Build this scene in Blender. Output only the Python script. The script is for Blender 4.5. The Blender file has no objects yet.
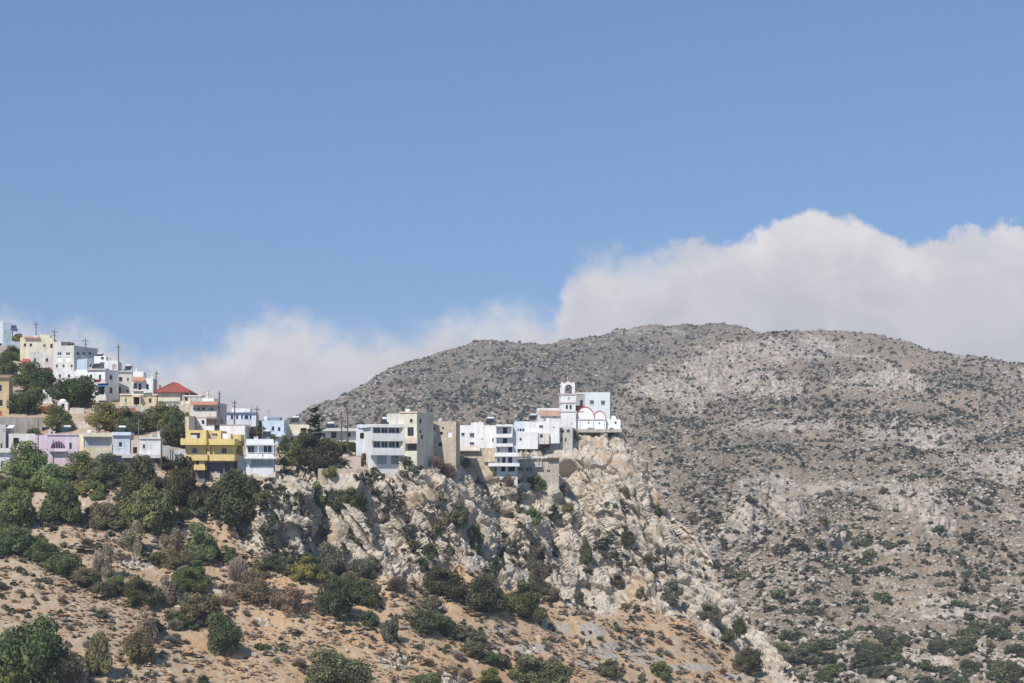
import bpy, math, random
import numpy as np
from mathutils import Vector

PRINT_Y = False
scene = bpy.context.scene
COL = scene.collection
F = 1500.0            # focal length in pixels of a 1024 wide frame
HZ = 480.0            # row of the level line of sight
R = math.radians

# ------------------------------------------------------------------ helpers
def P(px, py, Y):
    return np.array([(px - 512.0) * Y / F, Y, (HZ - py) * Y / F])

def hash3(ix, iy, iz, seed):
    h = (ix.astype(np.int64) * 374761393 + iy.astype(np.int64) * 668265263 + iz.astype(np.int64) * 2147483647 + seed * 974634777) & 0xFFFFFFFF
    h = ((h ^ (h >> 13)) * 1274126177) & 0xFFFFFFFF
    h = ((h ^ (h >> 16)) * 2246822519) & 0xFFFFFFFF
    return (h ^ (h >> 15)) & 0xFFFFFFFF

def gnoise(p, seed=0):
    i = np.floor(p).astype(np.int64)
    f = p - i
    u = f * f * f * (f * (f * 6 - 15) + 10)
    out = np.zeros(len(p))
    for dx in (0, 1):
        wx = u[:, 0] if dx else 1 - u[:, 0]
        for dy in (0, 1):
            wy = u[:, 1] if dy else 1 - u[:, 1]
            for dz in (0, 1):
                wz = u[:, 2] if dz else 1 - u[:, 2]
                h = hash3(i[:, 0] + dx, i[:, 1] + dy, i[:, 2] + dz, seed)
                gx = (h & 1023) / 511.5 - 1
                gy = ((h >> 10) & 1023) / 511.5 - 1
                gz = ((h >> 20) & 1023) / 511.5 - 1
                out += wx * wy * wz * (gx * (f[:, 0] - dx) + gy * (f[:, 1] - dy) + gz * (f[:, 2] - dz))
    return out * 1.3

def fbm(p, scale, octv=4, seed=0, gain=0.5):
    s, a, tot = np.zeros(len(p)), 1.0, 0.0
    q = p / scale
    for o in range(octv):
        s += a * gnoise(q + 17.3 * o, seed + o)
        tot += a
        q = q * 2.03
        a *= gain
    return s / tot

def worley(p, seed=0):
    """F1, F2 and a random value of the nearest cell."""
    i = np.floor(p).astype(np.int64)
    f1 = np.full(len(p), 9.0); f2 = np.full(len(p), 9.0); cid = np.zeros(len(p))
    for dx in (-1, 0, 1):
        for dy in (-1, 0, 1):
            for dz in (-1, 0, 1):
                h = hash3(i[:, 0] + dx, i[:, 1] + dy, i[:, 2] + dz, seed)
                ox = i[:, 0] + dx + (h & 1023) / 1023.0 - p[:, 0]
                oy = i[:, 1] + dy + ((h >> 10) & 1023) / 1023.0 - p[:, 1]
                oz = i[:, 2] + dz + ((h >> 20) & 1023) / 1023.0 - p[:, 2]
                d = np.sqrt(ox * ox + oy * oy + oz * oz)
                nb = d < f1
                f2 = np.where(nb, f1, np.minimum(f2, d))
                cid = np.where(nb, ((h >> 7) & 4095) / 4095.0, cid)
                f1 = np.where(nb, d, f1)
    return f1, f2, cid

def facets(p, seed=0):
    """broken blocks: every cell is a tilted plane, with cracks between cells; about -1 .. 1"""
    i = np.floor(p).astype(np.int64)
    f1 = np.full(len(p), 9.0); f2 = np.full(len(p), 9.0); val = np.zeros(len(p))
    for dx in (-1, 0, 1):
        for dy in (-1, 0, 1):
            for dz in (-1, 0, 1):
                h = hash3(i[:, 0] + dx, i[:, 1] + dy, i[:, 2] + dz, seed)
                g = hash3(i[:, 0] + dx, i[:, 1] + dy, i[:, 2] + dz, seed + 500)
                ox = p[:, 0] - i[:, 0] - dx - (h & 1023) / 1023.0
                oy = p[:, 1] - i[:, 1] - dy - ((h >> 10) & 1023) / 1023.0
                oz = p[:, 2] - i[:, 2] - dz - ((h >> 20) & 1023) / 1023.0
                d = np.sqrt(ox * ox + oy * oy + oz * oz)
                nb = d < f1
                f2 = np.where(nb, f1, np.minimum(f2, d))
                tilt = ((g & 1023) / 511.5 - 1) * ox + (((g >> 10) & 1023) / 511.5 - 1) * oy
                val = np.where(nb, (((g >> 20) & 1023) / 511.5 - 1) * 0.5 + 0.9 * tilt - 0.35 * d * d, val)
                f1 = np.where(nb, d, f1)
    return val - 0.28 * np.exp(-((f2 - f1) / 0.10) ** 2)

class TPS:
    def __init__(s, pts, reg=1e-3):
        a = np.array(pts, float)
        s.c = a[:, :2] / 100.0
        n = len(a)
        K = s.k(s.c, s.c) + reg * np.eye(n)
        Q = np.hstack([np.ones((n, 1)), s.c])
        A = np.block([[K, Q], [Q.T, np.zeros((3, 3))]])
        s.w = np.linalg.solve(A, np.concatenate([a[:, 2], np.zeros(3)]))
    @staticmethod
    def k(a, b):
        r2 = ((a[:, None, :] - b[None, :, :]) ** 2).sum(2)
        return 0.5 * r2 * np.log(r2 + 1e-12)
    def __call__(s, px, py):
        px = np.atleast_1d(np.asarray(px, float)); py = np.atleast_1d(np.asarray(py, float))
        out = np.empty(px.size)
        q = np.stack([px.ravel(), py.ravel()], 1) / 100.0
        for a in range(0, len(q), 60000):
            b = q[a:a + 60000]
            out[a:a + 60000] = s.k(b, s.c) @ s.w[:-3] + s.w[-3] + b @ s.w[-2:]
        return out.reshape(px.shape)

def sig(x):
    return 1.0 / (1.0 + np.exp(-np.clip(x, -40, 40)))

def sstep(a, b, x):
    t = np.clip((x - a) / (b - a), 0, 1)
    return t * t * (3 - 2 * t)

def np_mesh(name, V, faces, mat=None, smooth=True, attrs=None, parent=None, link=True):
    """faces: (n,k) int array, k = 3 or 4"""
    me = bpy.data.meshes.new(name)
    V = np.asarray(V, np.float32); faces = np.asarray(faces, np.int32)
    n, k = faces.shape
    me.vertices.add(len(V)); me.vertices.foreach_set('co', V.ravel())
    me.loops.add(n * k); me.loops.foreach_set('vertex_index', faces.ravel())
    me.polygons.add(n)
    me.polygons.foreach_set('loop_start', np.arange(0, n * k, k, dtype=np.int32))
    me.polygons.foreach_set('loop_total', np.full(n, k, np.int32))
    me.polygons.foreach_set('use_smooth', np.full(n, smooth, bool))
    for an, av in (attrs or {}).items():
        at = me.attributes.new(an, 'FLOAT', 'POINT')
        at.data.foreach_set('value', np.asarray(av, np.float32))
    me.update(calc_edges=True)
    if mat: me.materials.append(mat)
    if not link: return me
    o = bpy.data.objects.new(name, me); COL.objects.link(o)
    if parent: o.parent = parent
    return o

def grid_faces(nr, nc):
    a = (np.arange(nr - 1)[:, None] * nc + np.arange(nc - 1)[None, :]).ravel()
    return np.stack([a, a + 1, a + nc + 1, a + nc], 1)

# ------------------------------------------------------------------ node helpers
def new_mat(name):
    m = bpy.data.materials.new(name); m.use_nodes = True
    nt = m.node_tree
    b = nt.nodes['Principled BSDF']
    b.inputs['Roughness'].default_value = 0.9
    b.inputs['Specular IOR Level'].default_value = 0.15
    return m, nt, b

def N(nt, typ, **kw):
    n = nt.nodes.new(typ)
    for k, v in kw.items():
        if k in n.inputs: n.inputs[k].default_value = v
        else: setattr(n, k, v)
    return n

def link(nt, a, b): nt.links.new(a, b)

def mix(nt, fac, a, b, blend='MIX'):
    n = nt.nodes.new('ShaderNodeMix'); n.data_type = 'RGBA'; n.blend_type = blend
    for sock, v in ((n.inputs[0], fac), (n.inputs[6], a), (n.inputs[7], b)):
        if hasattr(v, 'is_output') or isinstance(v, bpy.types.NodeSocket): nt.links.new(v, sock)
        elif isinstance(v, (tuple, list)): sock.default_value = (*v, 1) if len(v) == 3 else v
        else: sock.default_value = v
    return n.outputs[2]

def ramp(nt, src, a, b, lo=0.0, hi=1.0):
    n = nt.nodes.new('ShaderNodeMapRange'); n.clamp = True
    n.interpolation_type = 'SMOOTHSTEP'
    nt.links.new(src, n.inputs[0])
    for i, v in zip((1, 2, 3, 4), (a, b, lo, hi)): n.inputs[i].default_value = v
    return n.outputs[0]

def math_n(nt, op, a, b=None, c=None):
    n = nt.nodes.new('ShaderNodeMath'); n.operation = op
    for i, v in enumerate((a, b, c)):
        if v is None: continue
        if isinstance(v, bpy.types.NodeSocket): nt.links.new(v, n.inputs[i])
        else: n.inputs[i].default_value = v
    return n.outputs[0]

def noise_n(nt, vec, scale, detail=4, rough=0.55, dist=0.0):
    n = N(nt, 'ShaderNodeTexNoise')
    n.inputs['Scale'].default_value = scale; n.inputs['Detail'].default_value = detail
    n.inputs['Roughness'].default_value = rough; n.inputs['Distortion'].default_value = dist
    if vec is not None: nt.links.new(vec, n.inputs['Vector'])
    return n.outputs['Fac']

def attr_n(nt, name):
    n = nt.nodes.new('ShaderNodeAttribute'); n.attribute_name = name
    return n.outputs['Fac']

def tag(o, label=None, cat=None, group=None, kind=None):
    if label: o['label'] = label
    if cat: o['category'] = cat
    if group: o['group'] = group
    if kind: o['kind'] = kind
    return o

# ------------------------------------------------------------------ camera
cam = bpy.data.cameras.new('camera'); camo = bpy.data.objects.new('camera', cam); COL.objects.link(camo)
cam.sensor_width = 36; cam.lens = F / 1024 * 36
cam.shift_y = (HZ - 341.5) / 1024
camo.rotation_euler = (R(90), 0, 0); camo.location = (0, 0, 0)
cam.clip_start = 1; cam.clip_end = 20000
scene.camera = camo

# ------------------------------------------------------------------ sun and sky
SUN_EL, SUN_AZ = 48.0, 31.0      # azimuth: degrees to the left of straight behind the camera
to_sun = Vector((-math.sin(R(SUN_AZ)) * math.cos(R(SUN_EL)), -math.cos(R(SUN_AZ)) * math.cos(R(SUN_EL)), math.sin(R(SUN_EL))))
sl = bpy.data.lights.new('sun', 'SUN'); so = bpy.data.objects.new('sun', sl); COL.objects.link(so)
sl.energy = 3.75; sl.angle = R(0.55); sl.color = (1.0, 0.95, 0.88)
so.rotation_euler = to_sun.to_track_quat('Z', 'Y').to_euler()
so.location = (0, 0, 400)

w = bpy.data.worlds.new('World'); scene.world = w; w.use_nodes = True
nt = w.node_tree
bg = nt.nodes['Background']; bg.inputs[1].default_value = 0.092
sky = N(nt, 'ShaderNodeTexSky'); sky.sky_type = 'NISHITA'; sky.sun_disc = False
sky.sun_elevation = R(SUN_EL); sky.sun_rotation = math.atan2(to_sun.x, to_sun.y)
sky.altitude = 100; sky.air_density = 0.85; sky.dust_density = 0.1; sky.ozone_density = 3.0
tc = N(nt, 'ShaderNodeTexCoord')
vm_ = N(nt, 'ShaderNodeVectorMath'); vm_.operation = 'MULTIPLY_ADD'; link(nt, tc.outputs['Generated'], vm_.inputs[0]); vm_.inputs[1].default_value = (1, 1, .5); vm_.inputs[2].default_value = (0, 0, .12)
link(nt, vm_.outputs[0], sky.inputs['Vector'])
sep = N(nt, 'ShaderNodeSeparateXYZ'); link(nt, tc.outputs['Generated'], sep.inputs[0])
yy = math_n(nt, 'MAXIMUM', sep.outputs[1], 0.05)
az = math_n(nt, 'DIVIDE', sep.outputs[0], yy)      # tangent of the azimuth
el = math_n(nt, 'DIVIDE', sep.outputs[2], yy)      # tangent of the elevation
comb = N(nt, 'ShaderNodeCombineXYZ'); link(nt, az, comb.inputs[0]); link(nt, el, comb.inputs[1])
cv = comb.outputs[0]
# top of the cloud bank over azimuth
CLOUD = [(-60, 305), (0, 318), (50, 318), (90, 328), (130, 345), (165, 350), (205, 338), (240, 322), (275, 315), (310, 320), (335, 326), (370, 324), (420, 317), (470, 310),
         (520, 308), (540, 312), (552, 303), (560, 286), (568, 268), (584, 253), (620, 246), (660, 244), (700, 232), (745, 236), (790, 222), (830, 212), (870, 228), (900, 244),
         (930, 222), (960, 214), (1000, 220), (1040, 225), (1100, 240)]
fc = N(nt, 'ShaderNodeFloatCurve')
c = fc.mapping.curves[0]
def cu(px): return (px + 100) / 1240.0
pts = [(cu(a), (HZ - b) / 300.0) for a, b in CLOUD]
c.points[0].location = (0, pts[0][1]); c.points[1].location = (1, pts[-1][1])
for a in pts: c.points.new(*a)
fc.mapping.update()
t = math_n(nt, 'MULTIPLY_ADD', az, F / 1240.0, 612 / 1240.0)
wob = N(nt, 'ShaderNodeTexNoise'); wob.inputs['Scale'].default_value = 26; wob.inputs['Detail'].default_value = 5; link(nt, cv, wob.inputs['Vector'])
t2 = math_n(nt, 'MULTIPLY_ADD', math_n(nt, 'SUBTRACT', wob.outputs['Fac'], 0.5), 0.05, t)
link(nt, t2, fc.inputs['Value'])
top = math_n(nt, 'MULTIPLY', fc.outputs[0], 300.0 / F)
n1 = noise_n(nt, cv, 14, 8, 0.62, 0.3)
n2 = noise_n(nt, cv, 60, 6, 0.6, 0.2)
def vor(scale, warp):
    v = N(nt, 'ShaderNodeTexVoronoi'); v.feature = 'SMOOTH_F1'; v.inputs['Scale'].default_value = scale; v.inputs['Smoothness'].default_value = 0.35
    wn = N(nt, 'ShaderNodeTexNoise'); wn.inputs['Scale'].default_value = scale * .8; wn.inputs['Detail'].default_value = 6
    link(nt, cv, wn.inputs['Vector'])
    va = N(nt, 'ShaderNodeVectorMath'); va.operation = 'MULTIPLY_ADD'; link(nt, wn.outputs['Color'], va.inputs[0]); va.inputs[1].default_value = (warp,) * 3; link(nt, cv, va.inputs[2])
    link(nt, va.outputs[0], v.inputs['Vector']); return v.outputs['Distance']
b1, b2 = vor(17, .03), vor(46, .014)
puff = math_n(nt, 'ADD', math_n(nt, 'MULTIPLY', math_n(nt, 'SUBTRACT', 0.42, b1), 0.030), math_n(nt, 'MULTIPLY', math_n(nt, 'SUBTRACT', 0.42, b2), 0.013))
right = ramp(nt, az, 0.05, 0.17)
puff = math_n(nt, 'MULTIPLY', puff, math_n(nt, 'MULTIPLY_ADD', right, 0.65, 0.35))
n3 = noise_n(nt, cv, 150, 5, 0.65, 0.3)
puff = math_n(nt, 'ADD', puff, math_n(nt, 'MULTIPLY', math_n(nt, 'SUBTRACT', n3, 0.5), 0.010))
bil = math_n(nt, 'ADD', puff, math_n(nt, 'ADD', math_n(nt, 'MULTIPLY', math_n(nt, 'SUBTRACT', n1, 0.5), 0.030), math_n(nt, 'MULTIPLY', math_n(nt, 'SUBTRACT', n2, 0.5), 0.030)))
depth = math_n(nt, 'ADD', math_n(nt, 'SUBTRACT', top, el), bil)    # height of the bank above this direction
right = ramp(nt, az, 0.05, 0.17)
cover = mix(nt, right, ramp(nt, depth, -0.008, 0.024), ramp(nt, depth, -0.003, 0.007))
cover = math_n(nt, 'MULTIPLY', cover, ramp(nt, noise_n(nt, cv, 9, 6, 0.6), 0.2, 0.5, 0.88, 1.0))
lw_ = noise_n(nt, cv, 22, 7, 0.65, 0.6)
front = ramp(nt, sep.outputs[1], 0.05, 0.4)
cover = math_n(nt, 'MULTIPLY', cover, front)
body = ramp(nt, depth, 0.0, 0.055)
lum = mix(nt, body, (6.35, 6.15, 6.15), (4.85, 4.7, 4.85))  # bright lit tops and greyer shaded body painted into the cloud colour
lum = mix(nt, math_n(nt, 'MULTIPLY', ramp(nt, b1, 0.25, 0.6), 0.35), lum, (4.35, 4.25, 4.5))
lum = mix(nt, math_n(nt, 'MULTIPLY', ramp(nt, b2, 0.15, 0.40, 1.0, 0.0), ramp(nt, depth, 0.0, 0.05, 0.35, 0.05)), lum, (7.0, 6.8, 6.75))
lum = mix(nt, ramp(nt, lw_, 0.38, 0.62), mix(nt, 1.0, lum, (.93, .93, .945), 'MULTIPLY'), mix(nt, 1.0, lum, (1.05, 1.045, 1.035), 'MULTIPLY'))
skyc = mix(nt, 1.0, sky.outputs[0], (0.695, 0.815, 0.89), 'MULTIPLY')
col = mix(nt, cover, skyc, lum)
link(nt, col, bg.inputs[0])

scene.render.engine = 'CYCLES'
scene.view_settings.view_transform = 'Standard'; scene.view_settings.look = 'None'
scene.view_settings.exposure = 0.48; scene.view_settings.gamma = 1
scene.cycles.use_denoising = True
scene.cycles.max_bounces = 5; scene.cycles.diffuse_bounces = 3; scene.cycles.transparent_max_bounces = 4
scene.cycles.volume_bounces = 0
# ------------------------------------------------------------------ near hillside
TOP = [(-260, 240), (-140, 285), (0, 343), (30, 352), (60, 372), (100, 390), (150, 404), (200, 422), (250, 440), (290, 446), (340, 451), (400, 456), (425, 456), (440, 458),
       (470, 450), (500, 448), (530, 436), (555, 430), (580, 430), (610, 430), (622, 432), (634, 450), (646, 466), (656, 478), (660, 500), (672, 514), (690, 528), (710, 556),
       (722, 576), (745, 608), (770, 640), (800, 682), (850, 745), (880, 790)]
TX, TY = np.array(TOP, float).T
def ytop(px): return np.interp(px, TX, TY)
DPTS = [(-200, 900, 130), (0, 900, 140), (200, 900, 150), (400, 900, 170), (600, 900, 200), (800, 900, 240),
        (-150, 683, 205), (0, 683, 215), (100, 683, 222), (200, 683, 232), (300, 683, 243), (400, 683, 254), (500, 683, 270), (600, 683, 288), (700, 683, 308), (780, 683, 326),
        (0, 600, 240), (100, 600, 248), (200, 600, 262), (300, 600, 270), (400, 600, 281), (500, 610, 296), (600, 620, 314), (680, 625, 330), (740, 650, 340),
        (0, 540, 262), (60, 540, 266), (150, 540, 275), (230, 550, 280), (300, 560, 283), (370, 570, 289), (450, 570, 303), (540, 590, 316), (620, 600, 330),
        (-140, 450, 325), (0, 470, 300), (60, 470, 298), (130, 470, 296), (200, 482, 294), (255, 478, 295), (320, 470, 302), (390, 470, 306), (440, 462, 318), (480, 465, 330), (520, 478, 338), (560, 470, 346), (620, 470, 354),
        (330, 520, 292), (400, 520, 298), (470, 520, 313), (540, 530, 326), (620, 530, 344), (680, 560, 346), (730, 610, 348), (770, 650, 350),
        (0, 420, 330), (60, 420, 330), (110, 420, 326), (160, 425, 324), (220, 435, 322), (280, 445, 322), (340, 445, 320), (400, 448, 316), (440, 448, 324), (490, 445, 345), (540, 440, 354), (590, 430, 362), (625, 432, 362),
        (-140, 350, 420), (0, 380, 365), (60, 380, 372), (110, 395, 366), (160, 408, 356), (210, 420, 345), (0, 345, 410), (40, 352, 408), (80, 370, 398),
        (660, 490, 356), (700, 540, 356), (-200, 260, 520), (850, 740, 350)]
D0 = TPS(DPTS, 2e-3)
def blob(px, py, cx, cy, rx, ry): return np.exp(-((px - cx) / rx) ** 2 - ((py - cy) / ry) ** 2)
def near_depth(px, py):
    d = D0(px, py)
    wob = 5 * np.sin(py / 9.0) + 3 * np.sin(py / 4.3 + 1)
    # the crag under the white house, its shaded right side and the cleft beside it
    crag = sig((313 + wob * 0.5 - px) / 2.0) * sig((px - 255 - wob) / 6.0) * sig((546 - py) / 5.0) * sig((py - 474) / 3.0)
    d = d - 8.5 * crag
    d = d + 5.0 * blob(px, py, 320, 525, 9, 42)
    d = d + 5.0 * blob(px, py, 287, 535, 17, 8) - 3 * blob(px, py, 296, 556, 22, 9)
    d = d + 4.0 * blob(px, py, 246, 520, 9, 24)
    # buttresses and gullies of the cliff
    cl = sig((px - 345) / 12.0) * sig((585 - py) / 12.0) * sig((py - 452) / 6.0)
    sk = px - 0.55 * (py - 520)
    d = d + cl * (3.2 * np.sin(sk / 15.0) + 2.0 * np.sin(sk / 6.7 + 1.3) + 1.5 * np.sin(sk / 27 + py / 40.))
    d = d + 4.0 * blob(px, py, 655, 508, 4, 14) + 5.0 * blob(px, py, 500, 545, 7, 26) + 4 * blob(px, py, 560, 520, 6, 30) - 3.5 * blob(px, py, 527, 522, 16, 9) + 4 * blob(px, py, 527, 500, 22, 5)
    d = d + 2.5 * blob(px, py, 165, 498, 7, 14) - 3 * blob(px, py, 154, 500, 6, 16)
    return d
BASE = [(225, 520), (250, 548), (300, 572), (330, 560), (370, 575), (400, 585), (430, 568), (460, 562), (500, 585), (540, 594), (565, 606), (600, 612), (630, 600), (660, 606), (690, 618), (720, 644), (750, 666), (780, 694), (820, 730), (860, 790)]
BX, BY = np.array(BASE, float).T
NC, NR, NB = 1020, 500, 26
pxs = np.linspace(-240, 872, NC)
yt = ytop(pxs)
vv = np.linspace(0, 1, NR)
PX = np.repeat(pxs[None, :], NR, 0)
PY = 860 + (yt[None, :] - 860) * vv[:, None]
PY = np.where(PY > 860, 860, PY)
DD = near_depth(PX, PY)
X = (PX - 512) * DD / F; Y = DD.copy(); Z = (HZ - PY) * DD / F
# the far side, falling away behind the crest
k = np.linspace(0, 1, NB + 1)[1:]
back = 260 * k ** 1.6
rowsX = X[-1][None, :] + 0 * back[:, None]
rowsY = Y[-1][None, :] + back[:, None]
drop = np.where(back < 14, 0.02 * back ** 2, 0.02 * 14 ** 2 + (back - 14) * 0.6)
rowsZ = Z[-1][None, :] - drop[:, None] * (0.35 + 0.65 * sstep(420, 640, pxs))[None, :]
X = np.vstack([X, rowsX]); Y = np.vstack([Y, rowsY]); Z = np.vstack([Z, rowsZ])
PXa = np.vstack([PX, np.repeat(pxs[None, :], NB, 0)])
PYa = np.vstack([PY, np.repeat(yt[None, :], NB, 0)])
V = np.stack([X.ravel(), Y.ravel(), Z.ravel()], 1)
def grid_normals(X, Y, Z):
    G = np.stack([X, Y, Z], -1)
    a = np.gradient(G, axis=1); b = np.gradient(G, axis=0)
    n = np.cross(a, b)
    n /= np.linalg.norm(n, axis=-1, keepdims=True) + 1e-9
    return n.reshape(-1, 3)
nrm = grid_normals(X, Y, Z)
px, py = PXa.ravel(), PYa.ravel()
wv = fbm(V, 9, 4, 3)
base_y = np.interp(px, BX, BY)
rock = sig((base_y + 22 * wv - py) / 4.0) * sig((px - 236 + 30 * wv) / 6.0) * (1 - 0.0 * px)
# bits of bare rock on the earth slopes
spots = sstep(0.22, 0.36, fbm(V, 7, 4, 21)) * sig((px - 20) / 20)
for (cx, cy, rx, ry) in [(128, 562, 16, 7), (150, 563, 22, 6), (295, 600, 9, 8), (280, 600, 8, 4), (435, 607, 16, 7), (395, 660, 22, 10), (455, 678, 18, 8), (20, 545, 18, 8), (105, 562, 9, 7), (220, 590, 14, 6), (260, 585, 14, 6)]:
    spots = np.maximum(spots, sstep(0.25, 0.6, blob(px, py, cx, cy, rx, ry) + 0.5 * wv))
village = sig((452 - py) / 5) * sig((430 - px) / 10)
rock = np.clip(np.maximum(rock * (1 - village), 0.75 * spots * (1 - village)), 0, 1)
# grass and earth hold on ledges of the cliff
ledge = sstep(0.12, 0.3, fbm(V * np.array([0.8, 0.8, 1.6]), 11, 4, 55))
rockd = rock * (1 - 0.65 * ledge)
# anisotropic blocks that dip down to the right
d1 = np.array([0.62, 0.0, -0.78]); d2 = np.array([0.78, 0.0, 0.62]); d3 = np.array([0, 1.0, 0])
Q = np.stack([V @ d1, V @ d2, V @ d3], 1) + 1.6 * np.stack([fbm(V, 6, 3, 31), fbm(V, 6, 3, 32), fbm(V, 6, 3, 33)], 1)
disp = np.zeros(len(V))
for (sx, sy, sz, am, sd) in ((17.0, 7.5, 10.0, 2.0, 11), (8.5, 3.6, 5.0, 1.1, 2), (3.8, 1.8, 2.4, 0.62, 3), (1.4, 0.9, 1.1, 0.28, 4)):
    disp += am * facets(Q / np.array([sx, sy, sz]), sd)
for (la, lb, am, sd) in ((22, 4.5, 1.5, 46), (11, 2.2, .7, 47)):     # long fractures running down the face
    n_ = fbm(Q / np.array([la, lb, lb * 2.5]), 1.0, 3, sd); disp -= am * np.exp(-(n_ / .06) ** 2)
disp += 0.5 * (1 - 2 * np.abs(fbm(Q, 3, 4, 40)))
earth = 1.1 * fbm(V, 14, 4, 60) + 0.55 * fbm(V, 3.0, 4, 61) + 0.10 * fbm(V, 0.8, 3, 62)
gul = np.abs(fbm(np.stack([V[:, 0] + 0.5 * V[:, 1], 0.15 * V[:, 1], 0 * V[:, 2]], 1), 9, 3, 63))
earth = earth - 0.5 * np.exp(-(gul / 0.06) ** 2) * sig((py - 620) / 15) * sig((260 - px) / 40) * sstep(0, .2, fbm(V, 25, 3, 64))
calm = 1 - 0.8 * village
dn = (rockd * disp * 0.95 + (1 - rockd) * earth) * calm
fade = 1 - sstep(0.0, 30, V[:, 1] - np.repeat(Y[NR - 1][None, :], NR + NB, 0).ravel()) * 0.7
PAD = [(371, 405, 468), (399, 418, 458), (427, 457, 466), (457.5, 495, 464), (496.5, 518, 475), (518, 560, 482), (549.5, 559, 447), (559.5, 573, 447), (572.5, 622, 431), (319, 357, 478), (246, 274, 476)]
dirn = nrm * 0.8 + np.array([0, -0.45, 0.1]); dirn /= np.linalg.norm(dirn, axis=1, keepdims=True)
V2 = V + dirn * (dn * fade)[:, None]
for (x0, x1, yb) in PAD:        # building ground: the rock comes up to the foot of each house
    yp = float(near_depth(np.array([(x0 + x1) / 2]), np.array([yb + 0.0]))[0])
    m = sstep(x0 - 5, x0 - 1, px) * (1 - sstep(x1 + 1, x1 + 5, px)) * sstep(yb - 6, yb - 1, py) * (1 - sstep(yb + 9, yb + 22, py))
    tgt = yp - .5 - np.clip(py - yb, -3, 30) * .10 + .5 * np.clip(disp, -1, 1) * (py > yb + 1)
    cur = V2[:, 1]; new = np.where(py < yb + 1, cur * (1 - m) + tgt * m, np.minimum(cur, cur * (1 - m) + tgt * m))
    k_ = new / cur; sel = (m > .001) & (np.arange(len(V2)) < NR * NC)
    V2[sel] = V2[sel] * k_[sel][:, None]
dry = np.clip(sig((py - base_y + 12 * wv) / 7.0) * (0.25 + 0.75 * sig((px - 190) / 40)) + 0.8 * sstep(.15, .35, fbm(V, 16, 3, 71)) * sig((py - 470) / 5) , 0, 1)
dry = np.clip(dry * (0.55 + 1.3 * fbm(V, 10, 4, 72) + 0.35), 0, 1)
grav = np.zeros(len(V))
for (cx, cy, rx, ry) in [(507, 630, 13, 4), (556, 628, 13, 5), (592, 630, 12, 7), (532, 649, 18, 6), (615, 651, 34, 7), (585, 664, 14, 5), (650, 660, 16, 5), (566, 614, 8, 3), (690, 668, 26, 4), (640, 640, 14, 4), (745, 676, 20, 5)]:
    grav = np.maximum(grav, sstep(0.22, 0.42, blob(px, py, cx, cy, rx, ry) + 0.35 * wv))
NEAR_V = V2.reshape(NR + NB, NC, 3)

def ground_many(px, py):
    j = np.clip(np.searchsorted(pxs, px), 0, NC - 1); t = (py - 860) / (yt[j] - 860)
    return NEAR_V[np.clip(np.round(t * (NR - 1)).astype(int), 0, NR - 1), j]

def ground_at(px, py):
    """the displaced surface point that is seen at a pixel of the photograph's view (used to set things on the hillside)"""
    j = int(np.clip(np.searchsorted(pxs, px), 0, NC - 1))
    t = (py - 860) / (yt[j] - 860)
    i = int(np.clip(round(t * (NR - 1)), 0, NR - 1))
    return NEAR_V[i, j]

m_near, nt, b = new_mat('hillside_ground')
geo = N(nt, 'ShaderNodeTexCoord').outputs['Object']
na = noise_n(nt, geo, 0.10, 6, 0.6)
nb_ = noise_n(nt, geo, 0.45, 6, 0.65)
nc_ = noise_n(nt, geo, 1.6, 5, 0.7)
nd = noise_n(nt, geo, 0.22, 5, 0.6, 0.5)
a_rock, a_dry, a_gr = attr_n(nt, 'rock'), attr_n(nt, 'dry'), attr_n(nt, 'gravel')
soil = mix(nt, ramp(nt, nb_, 0.35, 0.65), (0.38, 0.275, 0.185), (0.45, 0.36, 0.26))
soil = mix(nt, ramp(nt, nc_, 0.55, 0.72), soil, (0.30, 0.235, 0.165))
grass = mix(nt, ramp(nt, nb_, 0.3, 0.7), (0.48, 0.285, 0.145), (0.49, 0.36, 0.225))
grass = mix(nt, ramp(nt, nc_, 0.5, 0.75), grass, (0.38, 0.245, 0.14))
e = mix(nt, math_n(nt, 'MULTIPLY', a_dry, ramp(nt, na, 0.3, 0.6, 0.45, 1.0)), soil, grass)
e = mix(nt, ramp(nt, nd, 0.62, 0.70, 0.0, 0.55), e, (0.19, 0.19, 0.10))
e = mix(nt, a_gr, e, mix(nt, ramp(nt, nc_, 0.35, 0.7), (0.46, 0.395, 0.325), (0.32, 0.27, 0.22)))
rk = mix(nt, ramp(nt, nb_, 0.3, 0.68), (0.60, 0.525, 0.425), (0.45, 0.39, 0.315))
rk = mix(nt, ramp(nt, nd, 0.54, 0.68, 0.0, 0.6), rk, (0.48, 0.345, 0.225))
rk = mix(nt, ramp(nt, nc_, 0.56, 0.68, 0.0, 0.7), rk, (0.27, 0.225, 0.175))
rk = mix(nt, ramp(nt, noise_n(nt, geo, 3.2, 4, 0.7), 0.33, 0.46, 0.45, 0.0), rk, (0.30, 0.25, 0.195))
rk = mix(nt, ramp(nt, na, 0.56, 0.68, 0.0, 0.5), rk, (0.34, 0.305, 0.265))
fac = ramp(nt, math_n(nt, 'ADD', a_rock, math_n(nt, 'MULTIPLY', math_n(nt, 'SUBTRACT', nb_, 0.5), 0.9)), 0.42, 0.58)
link(nt, mix(nt, fac, e, rk), b.inputs['Base Color'])
bp = N(nt, 'ShaderNodeBump'); bp.inputs['Strength'].default_value = 0.85; bp.inputs['Distance'].default_value = 0.35
link(nt, noise_n(nt, geo, 1.3, 8, 0.72), bp.inputs['Height']); link(nt, bp.outputs[0], b.inputs['Normal'])
NF = grid_faces(NR + NB, NC)
near = np_mesh('hillside', V2, NF, m_near, rockd[NF[:, 0]] < .5, {'rock': rockd, 'dry': dry, 'gravel': grav})
tag(near, kind='structure')

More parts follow.
